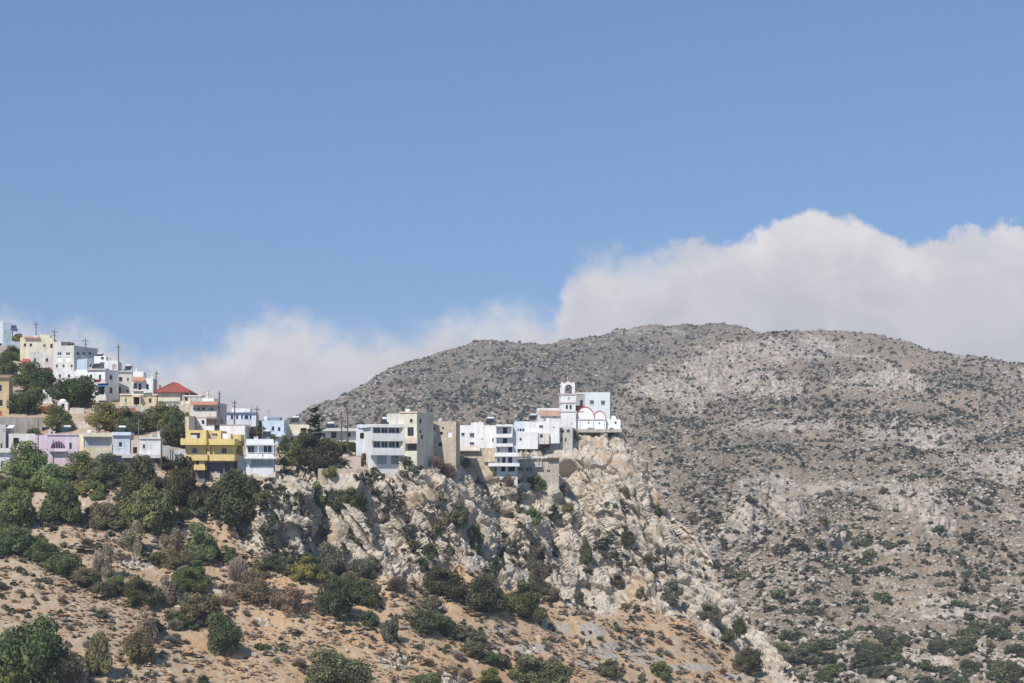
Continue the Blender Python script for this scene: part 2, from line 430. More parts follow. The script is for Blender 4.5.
# ------------------------------------------------------------------ far hills
SKY = [(200, 470), (285, 420), (300, 413), (330, 400), (350, 390), (375, 375), (400, 365), (430, 355), (460, 346), (490, 340), (520, 341), (545, 343), (570, 340), (600, 335), (640, 328), (680, 325),
       (720, 322), (745, 325), (760, 329), (800, 331), (840, 330), (880, 333), (905, 338), (930, 347), (960, 352), (1000, 358), (1024, 362), (1100, 378), (1300, 420)]
SX, SY = np.array(SKY, float).T
def sheet(c0, c1, ncol, nrow, ybot, topfun, dfun, nback, backlen, backslope):
    xs = np.linspace(c0, c1, ncol); t = np.array([topfun(a) for a in xs])
    v = np.linspace(0, 1, nrow)
    PX = np.repeat(xs[None, :], nrow, 0); PY = ybot + (t[None, :] - ybot) * v[:, None]
    D = dfun(PX, PY)
    X = (PX - 512) * D / F; Z = (HZ - PY) * D / F
    k = np.linspace(0, 1, nback + 1)[1:]; bk = backlen * k ** 1.5
    X = np.vstack([X, X[-1][None] + 0 * bk[:, None]]); Z = np.vstack([Z, Z[-1][None] - (backslope * bk ** 2 / (bk + 60))[:, None]])
    PY = np.vstack([PY, np.repeat(PY[-1][None], nback, 0)]); PX = np.vstack([PX, np.repeat(xs[None], nback, 0)])
    Y = np.vstack([D, D[-1][None] + bk[:, None]])
    return PX, PY, X, Y, Z

DM = TPS([(150, 560, 900), (400, 560, 900), (700, 560, 950), (900, 560, 1000), (250, 440, 1250), (300, 420, 1400), (400, 440, 1120), (400, 400, 1300), (400, 368, 1520), (500, 440, 1100), (500, 400, 1250), (500, 345, 1620), (600, 440, 1130), (600, 400, 1290), (600, 370, 1450), (600, 337, 1680), (700, 400, 1330), (700, 326, 1720), (900, 340, 1800), (900, 440, 1400), (540, 370, 1420), (150, 470, 1400), (350, 392, 1450)], 2e-3)
def topm(a): return np.interp(a, SX, SY) + (14 * sstep(735, 800, a))
PXm, PYm, X, Y, Z = sheet(120, 960, 640, 260, 560, topm, DM, 14, 500, 0.4)
Vm = np.stack([X.ravel(), Y.ravel(), Z.ravel()], 1); nm = grid_normals(X, Y, Z)
def hill_relief(V, amp, s, seed, calm=1.0):
    f1, f2, cid = worley(V / np.array([s, s * 1.2, s]) + 0.4 * np.stack([fbm(V, s, 2, seed), fbm(V, s, 2, seed + 1), 0 * V[:, 0]], 1), seed + 2)
    g1, g2, gid = worley(V / (s * 0.36), seed + 3)
    crop = sstep(0.02, 0.28, fbm(V, s * 4.5, 4, seed + 4))
    r = amp * (0.35 + crop) * ((cid - 0.3) * 0.9 * (1 - np.minimum(f1, 1) ** 2)) + amp * 0.35 * (0.4 + crop) * (gid - 0.3) * (1 - np.minimum(g1, 1) ** 2)
    for (sc, a_) in ((95, 2.0), (38, .9)):      # gullies
        n_ = np.abs(fbm(V * np.array([1, .45, 1]), sc, 4, seed + 9)); r = r + calm * amp * a_ * (np.minimum(n_ / .22, 1) - .6)
    return r + amp * 1.6 * fbm(V, s * 6, 4, seed + 5), crop
rm, cropm = hill_relief(Vm, 4.2, 16, 100, .15 + .85 * sstep(0, 45, PYm.ravel() - np.array([topm(a) for a in PXm[0]])[None].repeat(len(PXm), 0).ravel()))
rm = rm + (1.1 * facets(Vm / 7.0, 160) + 0.6 * facets(Vm / 3.4, 161)) * (0.35 + sstep(-0.15, 0.2, fbm(Vm, 28, 4, 162)))
upm = nm * 0.6 + np.array([0, -0.2, 0.5])
Vm2 = Vm + upm * rm[:, None]
DRt = TPS([(560, 900, 380), (800, 900, 370), (1000, 900, 360), (1200, 900, 350), (600, 700, 520), (700, 683, 510), (850, 683, 492), (1000, 683, 478), (1150, 683, 470), (800, 630, 552), (900, 630, 545), (1024, 630, 535), (1150, 630, 530), (740, 600, 596), (850, 590, 600), (1000, 590, 600),
           (700, 540, 650), (745, 515, 640), (800, 512, 665), (760, 550, 618), (850, 540, 670), (880, 505, 735), (930, 510, 700), (1000, 530, 690), (1000, 500, 750), (1150, 500, 740), (690, 500, 760), (780, 492, 770), (850, 470, 850), (1000, 460, 860),
           (640, 470, 880), (700, 450, 930), (620, 430, 1000), (850, 430, 965), (1000, 420, 990), (1150, 430, 960), (600, 402, 1100), (700, 400, 1080), (850, 395, 1085), (1000, 390, 1095), (660, 370, 1200), (700, 342, 1290), (730, 328, 1350), (800, 360, 1210), (850, 333, 1330), (950, 370, 1170), (950, 352, 1260), (1024, 365, 1230), (1150, 400, 1150), (560, 450, 960), (560, 500, 850)], 2e-3)
RT = [(540, 470), (560, 440), (590, 408), (610, 392), (640, 373), (665, 358), (690, 343), (712, 333), (732, 326)]
RX, RY = np.array(RT, float).T
def topr(a): return np.interp(a, RX, RY) if a < 732 else float(np.interp(a, SX, SY)) + 1
PXr, PYr, X, Y, Z = sheet(540, 1250, 700, 460, 880, topr, DRt, 14, 500, 0.45)
Vr = np.stack([X.ravel(), Y.ravel(), Z.ravel()], 1); nr_ = grid_normals(X, Y, Z)
rr, cropr = hill_relief(Vr, 3.4, 13, 200, .15 + .85 * sstep(0, 45, PYr.ravel() - np.array([topr(a) for a in PXr[0]])[None].repeat(len(PXr), 0).ravel()))
qx, qy = PXr.ravel(), PYr.ravel()
crag = np.zeros(len(Vr))
for (cx, cy, rx, ry) in [(760, 505, 32, 16), (745, 535, 24, 22), (790, 520, 20, 12), (926, 508, 30, 20), (938, 532, 20, 14), (880, 380, 26, 12), (700, 372, 20, 12), (640, 392, 14, 9), (1005, 470, 30, 12), (830, 545, 14, 8), (715, 560, 12, 20), (880, 560, 40, 10), (730, 352, 18, 10), (900, 385, 30, 14), (870, 378, 16, 8), (780, 395, 30, 12)]:
    crag = np.maximum(crag, blob(qx, qy, cx, cy, rx, ry))
crag = sstep(0.3, 0.7, crag + 0.5 * fbm(Vr, 14, 3, 231))
f1, f2, cid = worley(Vr / np.array([7, 8, 6.0]), 240)
f3, f4, cid2 = worley(Vr / np.array([2.6, 3, 2.4]), 241)
fine = 0.9 * facets(Vr / 5.0, 260) + 0.55 * facets(Vr / 2.4, 261)
rr = rr + fine * (0.35 + 1.0 * sstep(-0.15, 0.2, fbm(Vr, 22, 4, 262)))
rr = rr + crag * (7.5 * (cid - 0.2) * (1 - f1 ** 2) + 1.6 * (cid2 - 0.3) * (1 - f3 ** 2) + 1.0)
# old terraces at the foot of the slope
ter = sig((qy - 575) / 18) * sig((qx - 800) / 30) + 0.5 * sig((qy - 470) / 18) * sig((qx - 930) / 20)
zz = Vr[:, 2] + 2.0 * fbm(Vr, 60, 2, 250)
step = 3.2
fr = zz / step - np.floor(zz / step)
terr = (np.floor(zz / step) + sstep(0.8, 1.0, fr)) * step - zz
Vr2 = Vr + (nr_ * 0.6 + np.array([0, -0.2, 0.5])) * (rr * (1 - 0.6 * np.clip(ter, 0, 1)))[:, None]
Vr2[:, 2] += np.clip(ter, 0, 1) * (terr + 1.6)

def hill_mat(name, green, bright):
    m, nt, b = new_mat(name)
    geo = N(nt, 'ShaderNodeTexCoord').outputs['Object']
    na = noise_n(nt, geo, 0.012, 6, 0.6); nb_ = noise_n(nt, geo, 0.07, 7, 0.68); nc_ = noise_n(nt, geo, 0.32, 6, 0.7); nd = noise_n(nt, geo, 0.03, 5, 0.6, 0.6)
    cr = attr_n(nt, 'crop')
    k = bright
    c = mix(nt, ramp(nt, nb_, 0.35, 0.65), (0.27 * k, 0.205 * k, 0.145 * k), (0.21 * k, 0.165 * k, 0.12 * k))
    c = mix(nt, ramp(nt, nd, 0.5, 0.64, 0.0, 0.7), c, (0.33 * k, 0.25 * k, 0.165 * k))
    c = mix(nt, ramp(nt, na, 0.45, 0.62, 0.0, green * .8), c, (0.13, 0.115, 0.085))
    c = mix(nt, ramp(nt, nc_, 0.5, 0.68, 0.0, 0.6), c, (0.12, 0.11, 0.082))
    c = mix(nt, math_n(nt, 'MULTIPLY', attr_n(nt, 'green'), 0.5), c, (0.125, 0.112, 0.082))
    ne = noise_n(nt, geo, 0.75, 5, 0.7)
    c = mix(nt, ramp(nt, ne, 0.53, 0.62, 0.0, 0.75), c, (0.40 * k, 0.345 * k, 0.285 * k))
    c = mix(nt, ramp(nt, ne, 0.36, 0.45, 0.65, 0.0), c, (0.10, 0.092, 0.068))
    nf = noise_n(nt, geo, 0.38, 4, 0.65, 0.4)
    c = mix(nt, ramp(nt, nf, 0.43, 0.52, 0.55, 0.0), c, (0.125, 0.102, 0.078))
    rk = mix(nt, ramp(nt, nc_, 0.40, 0.60), (0.43 * k, 0.37 * k, 0.31 * k), (0.20 * k, 0.172 * k, 0.14 * k))
    f = ramp(nt, math_n(nt, 'ADD', cr, math_n(nt, 'MULTIPLY', math_n(nt, 'SUBTRACT', nb_, 0.5), 2.4)), 0.4, 0.85)
    link(nt, mix(nt, f, c, rk), b.inputs['Base Color'])
    bp = N(nt, 'ShaderNodeBump'); bp.inputs['Strength'].default_value = 0.7; bp.inputs['Distance'].default_value = 1.2
    link(nt, noise_n(nt, geo, 0.3, 7, 0.7), bp.inputs['Height']); link(nt, bp.outputs[0], b.inputs['Normal'])
    return m
def region(px, py, L_, wob_):
    m = np.zeros(len(px))
    for (cx, cy, rx, ry) in L_: m = np.maximum(m, blob(px, py, cx, cy, rx, ry))
    return sstep(.22, .75, m + wob_)
GREEN_M = [(560, 372, 80, 17), (470, 402, 70, 14), (640, 352, 60, 10), (520, 395, 60, 12), (430, 378, 40, 10)]
GREEN_R = [(690, 468, 34, 34), (715, 505, 26, 24), (655, 425, 30, 22), (770, 452, 60, 12), (960, 500, 40, 10), (840, 505, 40, 9), (835, 372, 45, 9), (800, 405, 70, 10), (900, 420, 90, 9), (720, 462, 60, 14), (690, 430, 50, 12), (960, 380, 50, 10), (880, 455, 90, 9), (1000, 440, 60, 8)]
PALE_R = [(905, 505, 40, 16), (770, 480, 50, 10), (690, 395, 40, 10), (720, 375, 60, 26), (790, 350, 70, 16), (880, 385, 50, 20), (670, 390, 40, 20), (930, 440, 80, 14), (760, 430, 80, 12), (850, 485, 90, 8), (1010, 465, 60, 16)]
gm = region(PXm.ravel(), PYm.ravel(), GREEN_M, .5 * fbm(Vm, 70, 4, 501))
gr_ = region(qx, qy, GREEN_R, .6 * fbm(Vr, 60, 4, 502))
pr_ = region(qx, qy, PALE_R, .7 * fbm(Vr, 45, 4, 503))
mtn = np_mesh('mountain', Vm2, grid_faces(274, 640), hill_mat('mountain_ground', 0.85, 0.76), True, {'crop': cropm * 0.8 * (1 - .8 * gm), 'green': gm})
tag(mtn, kind='structure')
rhill = np_mesh('rocky_hill', Vr2, grid_faces(474, 700), hill_mat('rocky_hill_ground', 0.5, 1.06), True, {'crop': np.maximum(np.maximum(cropr * 0.8, .88 * pr_) * (1 - .7 * gr_), crag * 1.2), 'green': gr_})
tag(rhill, kind='structure')
# valley floor under everything
vm, nt, b = new_mat('valley_ground'); b.inputs['Base Color'].default_value = (0.25, 0.19, 0.13, 1)
gx = np.linspace(-1500, 1500, 41); GX, GY = np.meshgrid(gx, np.linspace(-300, 2500, 41))
GV = np.stack([GX.ravel(), GY.ravel(), -125 + 4 * fbm(np.stack([GX.ravel(), GY.ravel(), 0 * GX.ravel()], 1), 300, 3, 9)], 1)
tag(np_mesh('ground', GV, grid_faces(41, 41), vm), kind='structure')

# the air
hz = bpy.data.meshes.new('haze')
hx0, hx1, hy0, hy1, hz0, hz1 = -1510, 1510, -310, 2510, -134, 262
hv = [(x, y, z) for z in (hz0, hz1) for y in (hy0, hy1) for x in (hx0, hx1)]
hz.from_pydata(hv, [], [(0, 2, 3, 1), (4, 5, 7, 6), (0, 1, 5, 4), (2, 6, 7, 3), (0, 4, 6, 2), (1, 3, 7, 5)])
hzo = bpy.data.objects.new('haze', hz); COL.objects.link(hzo); tag(hzo, kind='stuff', label='thin pale sea haze lying over the whole valley', cat='haze')
hm = bpy.data.materials.new('haze_air'); hm.use_nodes = True
hm.node_tree.nodes.clear()
ho = hm.node_tree.nodes.new('ShaderNodeOutputMaterial'); hp = hm.node_tree.nodes.new('ShaderNodeVolumePrincipled')
hp.inputs['Color'].default_value = (0.82, 0.88, 1.0, 1); hp.inputs['Density'].default_value = 0.00014; hp.inputs['Anisotropy'].default_value = 0.0
hm.node_tree.links.new(hp.outputs[0], ho.inputs['Volume'])
hz.materials.append(hm)
# ------------------------------------------------------------------ vegetation
def rnd_dirs(rg, n):
    d = rg.normal(size=(n, 3)); return d / np.linalg.norm(d, axis=1, keepdims=True)

def crown_mesh(name, seed, n, leaf, lobes=9, flat=0.0, mat=None):
    """a crown in a unit box (x, y in -.5..5, z in 0..1) of many small leaf clumps set on and inside uneven lobes"""
    rg = np.random.default_rng(seed)
    lobes = int(lobes * 1.7); rho = .40 * np.sqrt(rg.random(lobes)); th = rg.uniform(0, 2 * np.pi, lobes)
    top_ = .82 * (1 - (rho / .52) ** 2)
    c = np.stack([np.cos(th) * rho, np.sin(th) * rho, .10 + top_ * rg.uniform(.1, .95, lobes)], 1)
    r = rg.uniform(.09, .21, lobes)
    c = np.vstack([c, [[0, 0, .34], [.1, .05, .5]]]); r = np.append(r, [.30, .22])
    wt = r ** 2; idx = rg.choice(len(r), n, p=wt / wt.sum())
    d = rnd_dirs(rg, n)
    rad = np.where(rg.random(n) < .8, rg.uniform(.80, 1.05, n), rg.uniform(.3, .8, n))
    rad *= np.where(rg.random(n) < .06, rg.uniform(1.0, 1.25, n), 1)
    p = c[idx] + d * (r[idx] * rad)[:, None] * np.array([1, 1, .95])
    keep = p[:, 2] > 0.0; p, d = p[keep], d[keep]; n = len(p)
    nn = d * .7 + rnd_dirs(rg, n) * .8 + np.array([0, 0, .25]); nn /= np.linalg.norm(nn, axis=1, keepdims=True)
    t = np.cross(nn, rnd_dirs(rg, n)); t /= np.linalg.norm(t, axis=1, keepdims=True); bt = np.cross(nn, t)
    s = leaf * rg.uniform(.6, 1.35, n)[:, None]
    q = np.stack([p - t * s * .5, p + bt * s * .34 - nn * s * .12, p + t * s * .5, p - bt * s * .34 - nn * s * .12], 1).reshape(-1, 3)
    mn, mx = np.percentile(q, 1.5, axis=0), np.percentile(q, 98.5, axis=0)
    q = (q - [(mn[0] + mx[0]) / 2, (mn[1] + mx[1]) / 2, 0]) / [(mx[0] - mn[0]), (mx[1] - mn[1]), mx[2]]
    tone = np.repeat(rg.random(n), 4)
    return np_mesh(name, q, np.arange(4 * n).reshape(-1, 4), mat, False, {'tone': tone}, link=False)

def twig_mesh(name, seed, n, mat=None, wid=.016):
    """a dry leafless shrub: fine twigs fanning from the root"""
    rg = np.random.default_rng(seed)
    az = rg.uniform(0, 2 * np.pi, n); spread = np.sqrt(rg.random(n)) * .5
    tip = np.stack([np.cos(az) * spread, np.sin(az) * spread, (1 - 1.3 * spread ** 2) * rg.uniform(.5, 1.0, n)], 1)
    a = tip * rg.uniform(.15, .7, n)[:, None]; a[:, :2] *= .8
    tip += rg.normal(0, .05, (n, 3))
    d = tip - a; side = np.cross(d, rnd_dirs(rg, n)); side /= np.linalg.norm(side, axis=1, keepdims=True) + 1e-9
    w = wid * rg.uniform(.6, 1.6, n)[:, None]
    q = np.stack([a - side * w, a + side * w, tip + side * w * .6, tip - side * w * .6], 1).reshape(-1, 3)
    q[:, 2] = np.maximum(q[:, 2], 0)
    return np_mesh(name, q, np.arange(4 * n).reshape(-1, 4), mat, False, {'tone': np.repeat(rg.random(n), 4)}, link=False)

m_leaf, nt, b = new_mat('foliage')
oi = N(nt, 'ShaderNodeObjectInfo'); tone = attr_n(nt, 'tone')
g_ = N(nt, 'ShaderNodeTexCoord').outputs['Object']
v = mix(nt, ramp(nt, noise_n(nt, g_, 3.2, 3), .35, .65), mix(nt, 1.0, oi.outputs['Color'], (.62, .66, .7), 'MULTIPLY'), mix(nt, 1.0, oi.outputs['Color'], (1.45, 1.38, 1.15), 'MULTIPLY'))
v = mix(nt, tone, mix(nt, 1.0, v, (.7, .72, .75), 'MULTIPLY'), mix(nt, 1.0, v, (1.35, 1.3, 1.15), 'MULTIPLY'))
link(nt, v, b.inputs['Base Color']); b.inputs['Roughness'].default_value = .75
tr = N(nt, 'ShaderNodeBsdfTranslucent'); link(nt, v, tr.inputs['Color'])
ms = N(nt, 'ShaderNodeMixShader'); ms.inputs[0].default_value = .22
link(nt, b.outputs[0], ms.inputs[1]); link(nt, tr.outputs[0], ms.inputs[2]); link(nt, ms.outputs[0], nt.nodes['Material Output'].inputs[0])
m_twig, nt, b = new_mat('dry_twigs')
oi = N(nt, 'ShaderNodeObjectInfo'); tone = attr_n(nt, 'tone')
link(nt, mix(nt, tone, mix(nt, 1.0, oi.outputs['Color'], (.7, .7, .7), 'MULTIPLY'), mix(nt, 1.0, oi.outputs['Color'], (1.4, 1.35, 1.3), 'MULTIPLY')), b.inputs['Base Color'])
m_bark, nt, b = new_mat('bark'); g_ = N(nt, 'ShaderNodeTexCoord').outputs['Object']
link(nt, mix(nt, noise_n(nt, g_, 6), (.10, .075, .055), (.19, .15, .115)), b.inputs['Base Color'])

BIG = [crown_mesh('foliage_crown', 10 + i, 9500, .046, 8 + i, mat=m_leaf) for i in range(9)]
MIDC = [crown_mesh('foliage_bush', 40 + i, 3000, .075, 6 + i % 4, mat=m_leaf) for i in range(10)]
SML = [crown_mesh('foliage_tuft', 70 + i, 520, .15, 4 + i % 3, mat=m_leaf) for i in range(5)]
TWB = [twig_mesh('twig_shrub', 90 + i, 2600, m_twig) for i in range(4)]
DRY = [crown_mesh('dry_crown', 130 + i, 4200, .045, 7 + i, mat=m_leaf) for i in range(3)]
TWS = [twig_mesh('twig_tuft', 110 + i, 260, m_twig, .035) for i in range(4)]

def tube(pts, rads, sides=6):
    V, Fc = [], []
    pts = [Vector(p) for p in pts]
    for i, p in enumerate(pts):
        d = (pts[min(i + 1, len(pts) - 1)] - pts[max(i - 1, 0)]).normalized()
        a = d.orthogonal().normalized(); bb = d.cross(a)
        for k in range(sides):
            t = 2 * math.pi * k / sides
            V.append(tuple(p + (a * math.cos(t) + bb * math.sin(t)) * rads[i]))
    for i in range(len(pts) - 1):
        for k in range(sides):
            k2 = (k + 1) % sides
            Fc.append((i * sides + k, i * sides + k2, (i + 1) * sides + k2, (i + 1) * sides + k))
    return V, Fc

def pd_mesh(name, V, Fc, mat, parent=None, smooth=False):
    me = bpy.data.meshes.new(name); me.from_pydata([tuple(v) for v in V], [], Fc)
    if smooth:
        for p in me.polygons: p.use_smooth = True
    me.materials.append(mat); me.update()
    o = bpy.data.objects.new(name, me); COL.objects.link(o)
    if parent: o.parent = parent
    return o

def trunk_mesh(name, seed):
    rg = random.Random(seed); V, Fc = [], []
    def add(p, r):
        v, f = tube(p, r, 6); o = len(V); V.extend(v); Fc.extend(tuple(i + o for i in q) for q in f)
    add([(0, 0, -.12), (.01, .01, .12), (.0, .02, .32), (.02, 0, .6)], [.055, .042, .034, .015])
    for k in range(5):
        a = k * 1.3 + rg.random(); z = .1 + .06 * k
        add([(0, .01, z), (math.cos(a) * .16, math.sin(a) * .16, z + .18), (math.cos(a) * .3, math.sin(a) * .3, z + .34)], [.026, .018, .007])
    me = bpy.data.meshes.new(name); me.from_pydata(V, [], Fc); me.materials.append(m_bark)
    return me
TRUNKS = [trunk_mesh('tree_trunk', i) for i in range(3)]

TONES = {'K': (.082, .090, .058), 'D': (.102, .126, .066), 'M': (.155, .185, .082), 'B': (.190, .215, .092), 'O': (.170, .164, .098), 'Y': (.22, .215, .085),
         'G': (.30, .255, .21), 'N': (.225, .168, .128), 'S': (.150, .148, .112), 'R': (.28, .13, .06), 'P': (.40, .06, .18)}
RG = random.Random(5)
def plant(name, px, py, wp, hp, tone, label, cat, group=None, tree=False, yaw=None):
    g = ground_at(px, py); Y = g[1]
    wm, hm_ = wp * Y / F, hp * Y / F
    if tone in 'GN' and wp < 60:
        me = RG.choice(DRY if wp > 20 and RG.random() < .75 else TWB if wp > 12 else TWS)
    else:
        me = RG.choice(BIG if wp > 24 else MIDC if wp > 10 else SML)
    col = TONES[tone]; j = RG.uniform(.86, 1.18); w_r = RG.uniform(.9, 1.14); col = (col[0] * w_r, col[1], col[2] * RG.uniform(.85, 1.1))
    o = bpy.data.objects.new(name, None if tree else me); COL.objects.link(o)
    # the foot stands on the ground a little behind the front edge of the crown
    z0 = (HZ - py) * Y / F
    o.location = (g[0], Y + .22 * wm, z0 - .04 * hm_)
    sc = (wm * .92, wm * .8, hm_ * .97)
    o.rotation_euler = (0, 0, RG.uniform(-.5, .5) if yaw is None else yaw)
    if tree:
        cr = bpy.data.objects.new('crown', me); COL.objects.link(cr); cr.parent = o; cr.scale = sc; cr.location = (0, 0, .03 * hm_)
        cr.color = (col[0] * j, col[1] * j, col[2] * j, 1)
        tk = bpy.data.objects.new('trunk', RG.choice(TRUNKS)); COL.objects.link(tk); tk.parent = o; tk.scale = (hm_, hm_, hm_)
    else:
        o.scale = sc; o.color = (col[0] * j, col[1] * j, col[2] * j, 1)
    return tag(o, label, cat, group)

